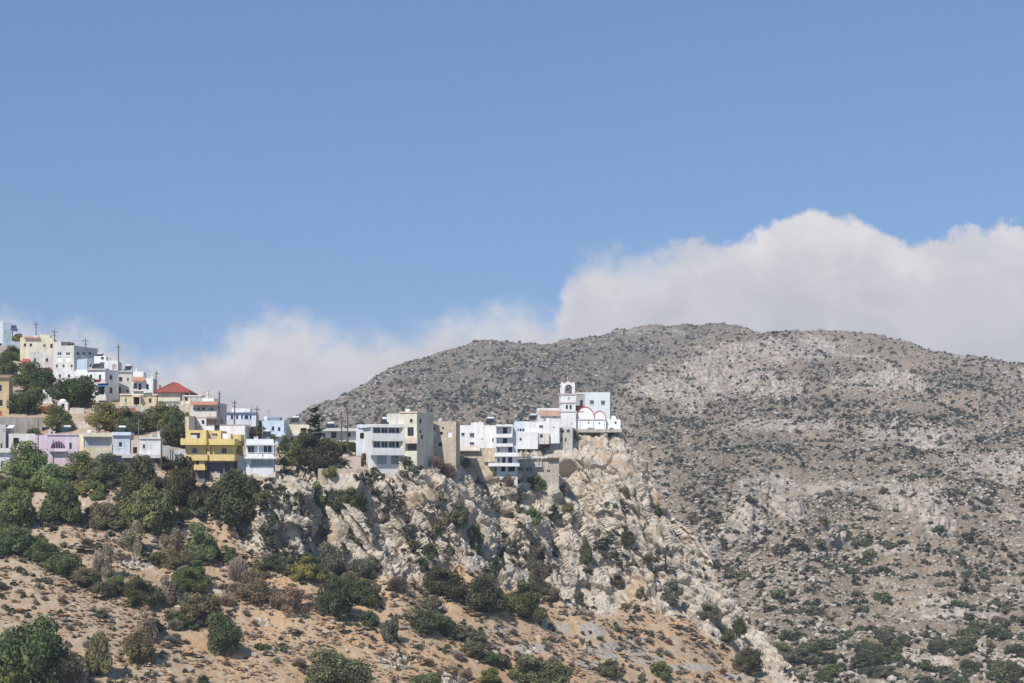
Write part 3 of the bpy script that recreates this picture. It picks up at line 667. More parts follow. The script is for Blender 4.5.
# px, py of the foot, width, height (pixels of the photograph, turned into metres at the ground there), tone, tree?, label
PL = [
 (142, 536, 54, 47, 'M', 1, 'bright green rounded tree standing alone in the middle of the left slope'),
 (139, 498, 42, 42, 'K', 1, 'very dark tree under the small white flat roofed house'),
 (180, 511, 42, 54, 'K', 1, 'tall very dark tree just left of the yellow house basement'),
 (231, 529, 54, 58, 'K', 1, 'wide dark olive tree in front of the grey basement of the yellow house'),
 (26, 488, 42, 46, 'M', 1, 'green tree directly left of the pink house'),
 (49, 494, 38, 30, 'B', 1, 'light green tree below the pink house'),
 (80, 486, 36, 34, 'M', 1, 'mid green tree below the arched window of the pink house'),
 (106, 488, 36, 34, 'D', 1, 'dark green tree below the cream garage house'),
 (60, 526, 48, 42, 'D', 1, 'dark green tree in the hollow left of the bright round tree'),
 (103, 531, 38, 28, 'S', 0, 'dark grey green bush touching the bright round tree'),
 (8, 529, 42, 38, 'B', 1, 'light green tree at the left edge above the earth slope'),
 (10, 556, 38, 28, 'D', 0, 'dark bush at the upper end of the diagonal thicket'),
 (39, 563, 32, 22, 'D', 0, 'dark green bush second from the top of the diagonal thicket'),
 (60, 576, 32, 22, 'M', 0, 'mid green bush halfway down the diagonal thicket'),
 (83, 588, 30, 20, 'S', 0, 'grey green bush in the lower half of the diagonal thicket'),
 (103, 598, 22, 17, 'S', 0, 'grey green bush at the lower end of the diagonal thicket'),
 (199, 564, 34, 40, 'M', 1, 'green rounded tree below the shaded crag on the left slope'),
 (174, 571, 34, 21, 'O', 0, 'low olive bush left of the green rounded tree'),
 (102, 580, 22, 38, 'G', 0, 'tall leafless grey shrub beside a pale rock'),
 (131, 555, 26, 34, 'G', 0, 'leafless grey shrub under the bright round tree'),
 (171, 553, 26, 25, 'G', 0, 'pale leafless shrub between the bright tree and the green tree'),
 (138, 607, 31, 30, 'D', 0, 'dark green bush low in the gully of the left slope'),
 (163, 605, 27, 30, 'G', 0, 'leafless grey shrub in the gully between two green bushes'),
 (187, 593, 32, 26, 'M', 0, 'fresh green bush below the green rounded tree'),
 (195, 625, 48, 30, 'O', 0, 'broad olive bush on the lower left slope'),
 (222, 657, 33, 42, 'D', 1, 'dark rounded tree at the lower end of the gully'),
 (142, 641, 26, 35, 'G', 0, 'dark leafless shrub on the bare earth bank'),
 (22, 692, 62, 70, 'D', 1, 'large dark green tree in the bottom left corner'),
 (62, 690, 36, 48, 'S', 0, 'grey green bush right of the large corner tree'),
 (97, 677, 29, 45, 'O', 0, 'tall olive bush on the earth bank'),
 (137, 665, 29, 36, 'O', 0, 'brownish olive bush on the earth bank with bare branches'),
 (6, 694, 24, 26, 'M', 0, 'mid green bush cut by the bottom left corner'),
 (248, 604, 52, 32, 'N', 0, 'broad brown dried bush on the slope below the crag'),
 (285, 614, 38, 27, 'N', 0, 'brown dried bush beside a white boulder'),
 (236, 584, 22, 30, 'G', 0, 'pale leafless shrub above the broad brown bush'),
 (272, 572, 30, 18, 'D', 0, 'low dark bush at the foot of the crag'),
 (303, 582, 35, 25, 'Y', 0, 'yellow green bush at the foot of the crag'),
 (331, 580, 28, 37, 'S', 0, 'grey bush in the mouth of the dark cleft'),
 (332, 620, 35, 41, 'K', 1, 'very dark rounded tree below the cleft in the cliff'),
 (363, 607, 38, 28, 'D', 0, 'dark green bush right of the very dark rounded tree'),
 (362, 578, 29, 21, 'S', 0, 'grey green bush on the ledge right of the cleft'),
 (397, 594, 22, 20, 'N', 0, 'small brown bush on the grass below the cliff'),
 (367, 628, 21, 17, 'D', 0, 'small dark bush on the orange grass'),
 (388, 643, 18, 25, 'S', 0, 'narrow grey green bush on the orange grass'),
 (336, 695, 64, 42, 'O', 1, 'pale olive tree cut by the bottom edge of the picture'),
 (427, 635, 50, 25, 'D', 0, 'broad green cushion bush on the orange grass'),
 (443, 598, 41, 31, 'K', 0, 'dark bush at the foot of the cliff, first of three in a row'),
 (482, 615, 43, 39, 'K', 0, 'dark brownish bush in the middle of the row of three at the cliff foot'),
 (523, 620, 46, 37, 'D', 0, 'dark green bush, last and greenest of the row of three at the cliff foot'),
 (427, 559, 15, 16, 'K', 0, 'small dark bush above the orange patch at the cliff foot'),
 (421, 572, 15, 15, 'K', 0, 'small dark bush left of the orange patch at the cliff foot'),
 (439, 532, 21, 25, 'S', 0, 'grey green bush hanging in the middle of the cliff'),
 (458, 528, 25, 27, 'S', 0, 'dull bush beside the hanging bush in the middle of the cliff'),
 (480, 557, 18, 34, 'S', 0, 'tall grey green bush filling a crack of the cliff'),
 (493, 579, 15, 23, 'K', 0, 'dark bush at the lower end of a crack in the cliff'),
 (405, 480, 23, 21, 'K', 0, 'dark round bush under the white balcony block'),
 (433, 470, 15, 15, 'N', 0, 'small brown bush left of the stone house foot'),
 (446, 480, 18, 19, 'N', 0, 'brown bush under the tall stone house'),
 (468, 468, 12, 12, 'N', 0, 'brown bush under the rubble wall of the white house'),
 (538, 492, 19, 17, 'D', 0, 'dark green bush under the terrace house'),
 (536, 525, 22, 17, 'M', 0, 'green bush on a ledge above the rounded boulder'),
 (555, 521, 15, 11, 'K', 0, 'small dark bush on the ledge beside the green bush'),
 (541, 581, 25, 35, 'S', 0, 'grey green bush in the shade of the lower cliff'),
 (586, 566, 13, 30, 'D', 0, 'narrow green bush running down a crack under the church'),
 (673, 607, 23, 27, 'S', 0, 'grey green bush on the lower right cliff'),
 (707, 622, 25, 19, 'S', 0, 'grey bush near the right foot of the cliff'),
 (724, 642, 23, 13, 'D', 0, 'low dark green bush on the right end of the grass'),
 (735, 637, 15, 19, 'K', 0, 'dark bush against the last rocks of the ridge'),
 (748, 675, 29, 27, 'K', 0, 'dark round bush at the right end of the orange grass'),
 (540, 694, 60, 36, 'D', 1, 'broad dark green tree cut by the bottom edge below the grey gravel'),
 (489, 686, 26, 18, 'M', 0, 'green bush at the bottom edge left of the broad dark tree'),
 (470, 657, 27, 15, 'S', 0, 'grey green cushion on the grass above the bottom edge'),
 (486, 664, 21, 12, 'D', 0, 'low dark cushion on the grass above the bottom edge'),
 (608, 678, 29, 17, 'S', 0, 'dark grey bush among the gravel patches'),
 (660, 679, 23, 17, 'M', 0, 'fresh green bush among the gravel patches'),
 (424, 690, 30, 16, 'M', 0, 'green bush at the bottom edge in the middle of the grass'),
 (345, 509, 29, 21, 'D', 0, 'dark green bush on the grassy ledge beside the cleft'),
 (366, 511, 21, 19, 'D', 0, 'green bush at the right end of the grassy ledge'),
 (318, 506, 19, 25, 'M', 0, 'green bush hanging at the top of the dark cleft'),
 (316, 470, 42, 36, 'K', 1, 'large dark tree under the tall layered conifer'),
 (301, 458, 20, 26, 'M', 1, 'lighter green tree left of the large dark tree'),
 (287, 467, 24, 17, 'Y', 0, 'yellow green bush beside the white house with the shuttered basement'),
 (285, 453, 18, 17, 'D', 1, 'small round dark tree below the light blue house'),
 (261, 441, 31, 20, 'K', 1, 'round dark tree between the white hall and the light blue house'),
 (14, 361, 25, 15, 'M', 1, 'green tree in front of the light blue house at the top left'),
 (16, 342, 10, 9, 'B', 0, 'small green bush right of the light blue house'),
 (3, 378, 24, 24, 'D', 1, 'dark tree above the ochre house'),
 (31, 394, 38, 32, 'D', 1, 'big dark tree above the retaining wall in the upper village'),
 (47, 388, 16, 18, 'K', 0, 'dark bush carrying the magenta bougainvillea'),
 (46, 376, 11, 9, 'P', 0, 'magenta bougainvillea in bloom in the upper village'),
 (70, 408, 42, 32, 'D', 1, 'wide green tree below the white house with the blue awning'),
 (21, 415, 30, 24, 'D', 1, 'dark olive tree right of the ochre house'),
 (37, 402, 24, 15, 'M', 0, 'mid green bush beside the ochre house tree'),
 (46, 414, 17, 10, 'R', 0, 'rust coloured bush on top of the retaining wall'),
 (57, 433, 27, 27, 'M', 1, 'green tree below the little white shrine'),
 (105, 433, 38, 30, 'Y', 1, 'yellow green tree below the cream arched house'),
 (129, 434, 28, 26, 'D', 1, 'dark green tree above the blue grey house'),
 (157, 432, 33, 28, 'M', 1, 'bright green tree above the small white flat roofed house'),
 (172, 448, 30, 40, 'D', 1, 'dark tree directly left of the yellow house'),
 (185, 432, 15, 20, 'Y', 0, 'yellow green bush behind the yellow house'),
 (341, 449, 30, 9, 'M', 0, 'clipped green hedge under the long white house'),
 (349, 452, 16, 11, 'D', 0, 'dark bush at the foot of the two utility poles'),
 (33, 440, 16, 12, 'D', 0, 'small dark tree left of the pink house wall'),
 (126, 477, 18, 18, 'D', 0, 'dark green bush under the blue grey house'),
 (162, 470, 20, 14, 'K', 0, 'dark bush below the grey side wall'),
 (354, 467, 20, 12, 'O', 0, 'dry olive bush left of the white balcony block'),
 (325, 478, 16, 12, 'M', 0, 'green bush on the low garden wall'),
 (590, 436, 14, 9, 'N', 0, 'brown bush under the white church wall'),
 (611, 437, 12, 9, 'K', 0, 'dark scrub under the domed room'),
 (574, 440, 12, 13, 'N', 0, 'brown bush right of the small stone house'),
 (563, 497, 10, 16, 'N', 0, 'brown bush in the crack below the stone house'),
 (508, 487, 12, 13, 'N', 0, 'brown bush under the terrace railing'),
 (620, 585, 14, 12, 'S', 0, 'small grey bush in the middle of the big cliff'),
 (640, 600, 12, 14, 'S', 0, 'small grey bush at the foot of the big cliff'),
 (655, 516, 8, 12, 'K', 0, 'dark bush in the crack of the right cliff edge'),
]
for (px_, py_, w_, h_, tn, tr_, lb) in PL:
    nm_ = 'tree' if tr_ else ('dry_shrub' if tn in 'GN' else 'bush')
    plant(nm_, px_, py_, w_, h_, tn, lb, {'tree': 'tree', 'dry_shrub': 'shrub', 'bush': 'bush'}[nm_], tree=bool(tr_))

FILL = [((0, 120), (478, 502), 26, 'MDMBS'), ((120, 260), (490, 520), 10, 'KDSO'), ((0, 40), (515, 552), 9, 'DMBS'), ((118, 240), (560, 632), 20, 'SODGM'), ((318, 352), (560, 622), 7, 'SDO'), ((256, 330), (560, 584), 6, 'DYO'), ((420, 560), (590, 612), 8, 'KSN')]
for (xa, xb), (ya, yb), n_, tn_ in FILL:
    for q in range(n_):
        x = RG.uniform(xa, xb); w_ = RG.uniform(14, 27)
        plant('scrub_bush', x, RG.uniform(ya, yb), w_, w_ * RG.uniform(.6, .95), RG.choice(tn_), 'scrub bush merging into the thicket that covers the slope below the houses', 'bush', 'bushes of the slope thicket')
for q in range(26):         # the diagonal thicket and the green strip across the grass
    t = RG.random(); x, y = (4 + 108 * t, 538 + 60 * t) if q < 15 else (430 + 74 * t, 622 + 44 * t)
    w_ = RG.uniform(11, 22)
    plant('scrub_bush', x + RG.gauss(0, 4), y + RG.gauss(0, 3), w_ * 1.2, w_ * .7, RG.choice('DMSSO'), 'scrub bush merging into a diagonal strip of thicket on the slope', 'bush', 'bushes of the diagonal thickets')

# small shrublets: the ones that show largest are things, the rest one ground cover
rg = np.random.default_rng(8)
def on_rock(px, py): return (py < np.interp(px, BX, BY)) & (px > 236)
xs_ = rg.uniform(-30, 800, 9000); ys_ = rg.uniform(440, 700, 9000)
ok_ = (ys_ > ytop(xs_) + 14) & ~((ys_ < 476) & (xs_ < 430)); xs_, ys_ = xs_[ok_], ys_[ok_]
nz_ = fbm(ground_many(xs_, ys_), 12, 3, 301); rk_ = on_rock(xs_, ys_)
ok_ = np.where(rk_, nz_ > .10, nz_ > -.12); xs_, ys_, rk_ = xs_[ok_][:1500], ys_[ok_][:1500], rk_[ok_][:1500]
cand = sorted(zip(rg.lognormal(1.35, .42, len(xs_)), xs_, ys_, rk_, rg.random(len(xs_))), reverse=True)
GRP = {'r': ('low grey green scrub growing from a crack of the pale cliff', 'scrub tufts on the cliff'),
       'g': ('small dry grey shrublet on the sunburnt slope', 'dry shrublets on the slope'),
       's': ('small dark green shrublet on the sunburnt slope', 'green shrublets on the slope')}
for i, (size, x, y, rk_, u) in enumerate(cand[:290]):
    size = min(size, 11)
    if rk_:
        tn = 'K' if u < .3 else 'S' if u < .75 else 'O'; kk = 'r'
    elif u < .68: tn = 'G' if u < .48 else 'N'; kk = 'g'
    else: tn = 'S' if u < .85 else 'D'; kk = 's'
    plant('shrublet', x, y, size * 1.3, size, tn, GRP[kk][0], 'shrub', GRP[kk][1])

def scatter_mesh(name, pos, size, tones, templates, mat, squash=(1, 1, .75), seed=0):
    rg = np.random.default_rng(seed); Vs, Fs, Ts = [], [], []; off = 0
    which = rg.integers(0, len(templates), len(pos))
    for ti, (tv, tf) in enumerate(templates):
        m = which == ti; n = m.sum()
        if not n: continue
        a = rg.uniform(0, 2 * np.pi, n); ca, sa = np.cos(a), np.sin(a)
        s3 = size[m][:, None] * rg.uniform(.75, 1.3, (n, 3)) * np.array(squash)
        q = tv[None] * s3[:, None, :]
        q = np.stack([q[..., 0] * ca[:, None] - q[..., 1] * sa[:, None], q[..., 0] * sa[:, None] + q[..., 1] * ca[:, None], q[..., 2]], -1) + pos[m][:, None, :]
        Vs.append(q.reshape(-1, 3)); Fs.append((tf[None] + (np.arange(n) * len(tv))[:, None, None]).reshape(-1, tf.shape[1]) + off)
        Ts.append(np.repeat(tones[m], len(tv))); off += n * len(tv)
    return np_mesh(name, np.vstack(Vs), np.vstack(Fs), mat, False, {'tone': np.concatenate(Ts)})

def tmpl(me):
    v = np.array([x.co[:] for x in me.vertices]); f = np.array([list(p.vertices) for p in me.polygons]); return v, f
def lump(seed, rough, sub=2):
    import bmesh
    bm = bmesh.new(); bmesh.ops.create_icosphere(bm, subdivisions=sub, radius=.5)
    rg = random.Random(seed); pl = [(Vector((rg.gauss(0, 1), rg.gauss(0, 1), rg.gauss(0, 1))).normalized(), rg.uniform(.26, .46)) for _ in range(9)]
    for v in bm.verts:
        d = v.co.normalized(); r = .5
        for n_, h in pl:
            c_ = d.dot(n_)
            if c_ > .2: r = min(r, h / c_)
        v.co = d * r * (1 + rg.uniform(-rough, rough))
    v = np.array([x.co[:] for x in bm.verts]); v[:, 2] += .28; f = np.array([[q.index for q in p.verts] for p in bm.faces]); bm.free()
    return v, f
m_sc, nt, b = new_mat('scrub'); tone = attr_n(nt, 'tone')
cr_ = N(nt, 'ShaderNodeValToRGB'); link(nt, tone, cr_.inputs[0])
el_ = cr_.color_ramp.elements; el_[0].color = (.048, .058, .040, 1); el_[1].color = (.20, .16, .12, 1)
for p_, c_ in ((.35, (.066, .075, .050)), (.6, (.098, .10, .066)), (.82, (.14, .125, .092))):
    e_ = el_.new(p_); e_.color = (*c_, 1)
link(nt, cr_.outputs[0], b.inputs['Base Color'])
m_st, nt, b = new_mat('boulder_stone'); tone = attr_n(nt, 'tone'); g_ = N(nt, 'ShaderNodeTexCoord').outputs['Object']
c_ = mix(nt, tone, (.30, .255, .205), (.47, .415, .345)); c_ = mix(nt, ramp(nt, noise_n(nt, g_, .9, 5), .5, .68, 0, .6), c_, (.2, .17, .135))
link(nt, c_, b.inputs['Base Color'])
GT = [tmpl(crown_mesh('cover', 200 + i, 46, .42, 3)) for i in range(4)]
RT_ = [lump(i, .05, 1) for i in range(6)]
rest = cand[290:1000]
xs_ = rg.uniform(-60, 800, 60000); ys_ = rg.uniform(440, 700, 60000); ok_ = ys_ > ytop(xs_) + 3; xs_, ys_ = xs_[ok_], ys_[ok_]
g = ground_many(xs_, ys_); rk_ = on_rock(xs_, ys_)
ok_ = rk_ & (.7 * fbm(g * [1, 1, .8], 6, 4, 340) + .4 * fbm(g, 20, 2, 341) > .05 + .12 * rg.random(len(xs_)) + .13 * sstep(520, 600, xs_))
rest += [(rg.lognormal(.85, .4), x, y, True, rg.uniform(-.4, 1)) for x, y in list(zip(xs_[ok_], ys_[ok_]))[:3600]]
ok_ = ~rk_ & (ys_ > 472); gx_, gy_ = xs_[ok_][:18000], ys_[ok_][:18000]
gp = ground_many(gx_, gy_); kp_ = rg.random(len(gp)) < sstep(-.25, .2, fbm(gp, 9, 3, 350)); gp = gp[kp_]; gs = rg.lognormal(.45, .5, len(gp)) * 1.3 * gp[:, 1] / F
m_gr, nt, b = new_mat('dry_grass_blades'); tone = attr_n(nt, 'tone'); cr_ = N(nt, 'ShaderNodeValToRGB'); link(nt, tone, cr_.inputs[0])
el_ = cr_.color_ramp.elements; el_[0].color = (.29, .235, .175, 1); el_[1].color = (.50, .375, .235, 1); e_ = el_.new(.62); e_.color = (.48, .29, .14, 1); e_ = el_.new(.35); e_.color = (.38, .32, .25, 1)
link(nt, cr_.outputs[0], b.inputs['Base Color'])
tag(scatter_mesh('dry_grass', gp - [0, 0, .05], gs, rg.random(len(gp)), GT, m_gr, (1.3, 1.3, .42), 6), kind='stuff', label='sunburnt dry grass tufts covering the near slope', cat='grass')
pos = ground_many(np.array([r[1] for r in rest]), np.array([r[2] for r in rest])); sz = np.array([r[0] * 1.25 * p[1] / F for r, p in zip(rest, pos)])
pos[:, 2] -= .1 * sz
tag(scatter_mesh('ground_cover', pos, sz, np.array([r[4] for r in rest]) * .55 + .45, GT, m_sc, seed=1), kind='stuff', label='small dry tufts of ground cover dotted over the near slope', cat='ground cover')
# loose stones on the near slope
xs_ = rg.uniform(-40, 800, 9000); ys_ = rg.uniform(480, 700, 9000); ok_ = ys_ > ytop(xs_) + 6
pos = ground_many(xs_[ok_], ys_[ok_]); pos = pos[fbm(pos, 9, 3, 322) > .08][:1100]; sz = rg.lognormal(-1.0, .5, len(pos)); tn = rg.random(len(pos))
tag(scatter_mesh('loose_stones', np.array(pos), np.array(sz), np.array(tn), RT_, m_st, (1, 1, .7), 2), kind='stuff', label='loose pale stones strewn over the near slope', cat='stones')

# far hills: scrub and boulders
def hill_scatter(G, nr, c_lo, c_hi, n, seed, dens_scale, thr, smin, smed, smax, sharp=.1, bias=None):
    rg = np.random.default_rng(seed); G = G.reshape(nr, -1, 3)
    i = rg.uniform(0, nr - 1.01, n); j = rg.uniform(0, G.shape[1] - 1.01, n)
    i0, j0 = i.astype(int), j.astype(int); fi, fj = (i - i0)[:, None], (j - j0)[:, None]
    p = (G[i0, j0] * (1 - fi) * (1 - fj) + G[i0 + 1, j0] * fi * (1 - fj) + G[i0, j0 + 1] * (1 - fi) * fj + G[i0 + 1, j0 + 1] * fi * fj)
    dn = .6 * fbm(p, dens_scale, 4, seed) + .5 * fbm(p, dens_scale * 4, 3, seed + 5)
    ok = (rg.random(n) < sstep(thr - sharp, thr + sharp, dn)) & (rg.random(n) < np.clip(p[:, 1] / 1100, .3, 1.2))
    if bias is not None:
        qx_, qy_ = 512 + p[:, 0] * F / p[:, 1], HZ - p[:, 2] * F / p[:, 1]
        ok &= rg.random(n) < np.clip(bias(qx_, qy_, p), 0, 1)
    s = np.clip(smed * np.exp(rg.normal(0, .45, n)), smin, smax)
    ppx = 512 + p[:, 0] * F / p[:, 1]
    ok &= (ppx > c_lo) & (ppx < c_hi)
    return p[ok], s[ok], rg.random(n)[ok]
def bias_r(x, y, p): return .45 + .75 * region(x, y, GREEN_R, .6 * fbm(p, 60, 4, 502)) - .33 * region(x, y, PALE_R, .7 * fbm(p, 45, 4, 503)) + .35 * sstep(500, 640, y)
def bias_m(x, y, p): return .42 + .7 * region(x, y, GREEN_M, .5 * fbm(p, 70, 4, 501))
def bias_s(x, y, p): return .52 - .40 * sstep(455, 530, y) + .25 * region(x, y, GREEN_R, .6 * fbm(p, 60, 4, 502)) - .22 * region(x, y, PALE_R, .7 * fbm(p, 45, 4, 503))
def bias_t(x, y, p): return .55 + .3 * region(x, y, GREEN_M, .5 * fbm(p, 70, 4, 501))
def bias_b(x, y, p): return .5 + .6 * region(x, y, PALE_R, .7 * fbm(p, 45, 4, 503))
p1, s1, t1_ = hill_scatter(Vr2[:460 * 700], 460, 560, 1200, 52000, 401, 20, .03, .5, 1.5, 4.4, .22, bias_r)
p2, s2, t2_ = hill_scatter(Vm2[:260 * 640], 260, 250, 800, 40000, 402, 30, .03, .8, 1.9, 4.6, .22, bias_m)
p5, s5, t5_ = hill_scatter(Vr2[:460 * 700], 460, 560, 1200, 230000, 411, 12, .05, .5, 1.15, 2.6, .3, bias_s)
p6, s6, t6_ = hill_scatter(Vm2[:260 * 640], 260, 250, 800, 90000, 412, 16, .04, .7, 1.4, 3.0, .3, bias_t)
SC = [tmpl(crown_mesh('cover', 220 + i, 16, .62, 3)) for i in range(8)]
# the largest stay things of their own
order = np.argsort(-(s1 / p1[:, 1] * np.where((512 + p1[:, 0] * F / p1[:, 1] < 1024) & (HZ - p1[:, 2] * F / p1[:, 1] < 683) & (HZ - p1[:, 2] * F / p1[:, 1] > 440), 1, 0)))
big = order[:250]; small = np.ones(len(p1), bool); small[big] = False
for q in big:
    o = bpy.data.objects.new('hill_shrub', RG.choice(SML)); COL.objects.link(o)
    s = s1[q]; o.location = (p1[q][0], p1[q][1], p1[q][2] - .12 * s); o.scale = (s * 1.35, s * 1.2, s * .85); o.rotation_euler = (0, 0, RG.uniform(0, 6))
    c_ = TONES[RG.choice('KDSSO')]; o.color = (*c_, 1)
    tag(o, 'dark shrub dotted on the stony lower slope of the far hill', 'shrub', 'shrubs on the far hill')
tag(scatter_mesh('hill_scrub', np.vstack([p1[small] - [0, 0, .1], p2 - [0, 0, .15], p5, p6]), np.concatenate([s1[small], s2, s5, s6]), np.concatenate([t1_[small] ** 1.2 * .85, t2_ ** 1.2 * .85, .15 + .7 * t5_, .12 + .65 * t6_]), SC, m_sc, (1.35, 1.2, .7), 3), kind='stuff', label='grey green scrub speckled over the far hills', cat='scrub')
p3, s3_, t3_ = hill_scatter(Vr2[:460 * 700], 460, 560, 1200, 52000, 403, 30, .0, .4, 1.2, 6.0, .2, bias_b)
p4, s4_, t4_ = hill_scatter(Vm2[:260 * 640], 260, 250, 800, 26000, 404, 40, .02, .7, 1.5, 5.0, .2)
p7, s7, t7 = hill_scatter(Vr2[:460 * 700], 460, 560, 1200, 120000, 421, 9, -.02, .4, 1.1, 2.4, .35)
p8, s8, t8 = hill_scatter(Vm2[:260 * 640], 260, 250, 800, 60000, 422, 12, -.02, .6, 1.4, 3.0, .35)
tag(scatter_mesh('boulders', np.vstack([p3, p4, p7, p8]) - [0, 0, .15], np.concatenate([s3_, s4_, s7, s8]), np.concatenate([t3_, t4_, t7, t8]), RT_, m_st, (1.3, 1.2, .75), 4), kind='stuff', label='pale limestone boulders scattered over the far hills', cat='boulders')
# bushes along the dry stream at the foot of the hill
GR = Vr2[:460 * 700].reshape(460, 700, 3)
def hill_at(px, py):
    j = int(np.argmin(abs(PXr[0] - px))); i = int(np.argmin(abs(PYr[:460, j] - py))); return GR[i, j]
rg = np.random.default_rng(77)
for k in range(64):
    if k < 34: x = rg.uniform(768, 900); y = rg.uniform(654, 688)
    else: x = rg.uniform(880, 1030); y = rg.choice([648, 660, 672, 686]) + rg.normal(0, 3)
    g = hill_at(x, y); s = rg.uniform(7, 19) * g[1] / F
    o = bpy.data.objects.new('valley_bush', RG.choice(MIDC)); COL.objects.link(o); o.location = (g[0], g[1], g[2] - .1 * s); o.scale = (s * 1.3, s, s * .8); o.rotation_euler = (0, 0, RG.uniform(0, 6))
    c_ = TONES[RG.choice('KKDDSM')]; o.color = (*c_, 1)
    tag(o, 'dark green bush of the thicket on the valley floor', 'bush', 'bushes on the valley floor')
# ------------------------------------------------------------------ buildings
_paint = {}
def paint(c, rough=.9, dirt=.16, kind='plaster'):
    key = (c, kind, dirt)
    if key in _paint: return _paint[key]
    m, nt, b = new_mat(kind); b.inputs['Roughness'].default_value = rough
    g = N(nt, 'ShaderNodeTexCoord').outputs['Object']
    mp = N(nt, 'ShaderNodeMapping'); mp.inputs['Scale'].default_value = (1.1, 1.1, .22); link(nt, g, mp.inputs[0])
    st = ramp(nt, noise_n(nt, mp.outputs[0], 1.3, 6, .65), .42, .72, 0, 1)
    bl = ramp(nt, noise_n(nt, g, .35, 4, .6), .35, .7, 0, 1)
    base = tuple(c)
    d1 = tuple(x * (1 - dirt) for x in c); d2 = (c[0] * (1 - 1.6 * dirt), c[1] * (1 - 1.7 * dirt), c[2] * (1 - 1.85 * dirt))
    k = mix(nt, st, mix(nt, bl, base, d1), d2) if kind != 'masonry' else None
    if kind == 'masonry':
        br = N(nt, 'ShaderNodeTexVoronoi'); br.inputs['Scale'].default_value = 2.2; link(nt, g, br.inputs['Vector'])
        k = mix(nt, br.outputs['Color'], tuple(x * .72 for x in c), tuple(min(1, x * 1.22) for x in c)); k = mix(nt, st, k, d2)
    if kind == 'tile':
        wv = N(nt, 'ShaderNodeTexWave'); wv.inputs['Scale'].default_value = 1.6; wv.inputs['Distortion'].default_value = .6; link(nt, g, wv.inputs['Vector'])
        k = mix(nt, ramp(nt, wv.outputs['Fac'], .2, .8), k, d2)
    link(nt, k, b.inputs['Base Color'])
    bp = N(nt, 'ShaderNodeBump'); bp.inputs['Strength'].default_value = .25; bp.inputs['Distance'].default_value = .05
    link(nt, noise_n(nt, g, 5, 5, .6), bp.inputs['Height']); link(nt, bp.outputs[0], b.inputs['Normal'])
    _paint[key] = m; return m

m_glass, nt, b = new_mat('window_glass'); b.inputs['Base Color'].default_value = (.025, .03, .036, 1); b.inputs['Roughness'].default_value = .12; b.inputs['Specular IOR Level'].default_value = .5
m_dark, nt, b = new_mat('painted_dark'); b.inputs['Base Color'].default_value = (.022, .02, .019, 1)  # near-black, paints the unlit depth of openings; also the awning box
m_metal, nt, b = new_mat('grey_metal'); b.inputs['Base Color'].default_value = (.22, .22, .23, 1); b.inputs['Roughness'].default_value = .6
m_wood, nt, b = new_mat('weathered_wood'); g_ = N(nt, 'ShaderNodeTexCoord').outputs['Object']; link(nt, mix(nt, noise_n(nt, g_, 4), (.085, .066, .055), (.15, .12, .10)), b.inputs['Base Color'])

WHITE, OFFW, CREAM, PALEY, YEL = (.83, .82, .80), (.70, .67, .64), (.74, .62, .42), (.78, .70, .52), (.75, .565, .24)
LBLUE, GBLUE, PINK, SAGE, GREY, STONE, OCHRE = (.48, .58, .68), (.54, .58, .66), (.73, .60, .68), (.58, .59, .53), (.50, .48, .45), (.52, .435, .335), (.64, .48, .27)
NAVY, DBLUE, RED, ORANGE, BROWN = (.025, .035, .085), (.05, .17, .38), (.36, .105, .075), (.46, .235, .15), (.20, .12, .08)
CONC = (.42, .37, .32)

class MB:
    def __init__(s): s.V, s.F = [], []
    def quad(s, a, b, c, d):
        o = len(s.V); s.V += [a, b, c, d]; s.F.append((o, o + 1, o + 2, o + 3)); return s
    def box(s, x0, x1, y0, y1, z0, z1):
        o = len(s.V)
        s.V += [(x, y, z) for z in (z0, z1) for y in (y0, y1) for x in (x0, x1)]
        s.F += [tuple(o + i for i in f) for f in ((0, 2, 3, 1), (4, 5, 7, 6), (0, 1, 5, 4), (2, 6, 7, 3), (0, 4, 6, 2), (1, 3, 7, 5))]
        return s
    def tube(s, pts, r, n=6):
        v, f = tube(pts, r if isinstance(r, list) else [r] * len(pts), n); o = len(s.V); s.V += v; s.F += [tuple(i + o for i in q) for q in f]; return s
    def prism(s, poly, y0, y1):
        """poly: list of (x, z) counter-clockwise seen from -y"""
        o = len(s.V); n = len(poly)
        s.V += [(x, y0, z) for x, z in poly] + [(x, y1, z) for x, z in poly]
        s.F.append(tuple(o + i for i in range(n))); s.F.append(tuple(o + n + i for i in reversed(range(n))))
        for i in range(n):
            j = (i + 1) % n; s.F.append((o + j, o + i, o + n + i, o + n + j))
        return s
    def obj(s, name, mat, parent=None, smooth=False): return pd_mesh(name, s.V, s.F, mat, parent, smooth)

def wall(mb, mp, L, z0, z1, holes, rec=.24):
    """a wall with real openings; mp(u, d, z) maps along / into / up"""
    us = sorted({0, L, *[min(max(h[0], .02), L - .02) for h in holes], *[min(max(h[1], .02), L - .02) for h in holes]})
    zs = sorted({z0, z1, *[min(max(h[2], z0), z1 - .02) for h in holes], *[min(max(h[3], z0), z1 - .02) for h in holes]})
    for a, b in zip(us, us[1:]):
        for c, d in zip(zs, zs[1:]):
            mu, mz = (a + b) / 2, (c + d) / 2
            if any(h[0] < mu < h[1] and h[2] < mz < h[3] for h in holes): continue
            mb.quad(mp(a, 0, c), mp(b, 0, c), mp(b, 0, d), mp(a, 0, d))
    for (a, b, c, d) in holes:
        mb.quad(mp(a, 0, c), mp(a, rec, c), mp(b, rec, c), mp(b, 0, c)); mb.quad(mp(a, 0, d), mp(b, 0, d), mp(b, rec, d), mp(a, rec, d))
        mb.quad(mp(a, 0, c), mp(a, 0, d), mp(a, rec, d), mp(a, rec, c)); mb.quad(mp(b, 0, c), mp(b, rec, c), mp(b, rec, d), mp(b, 0, d))

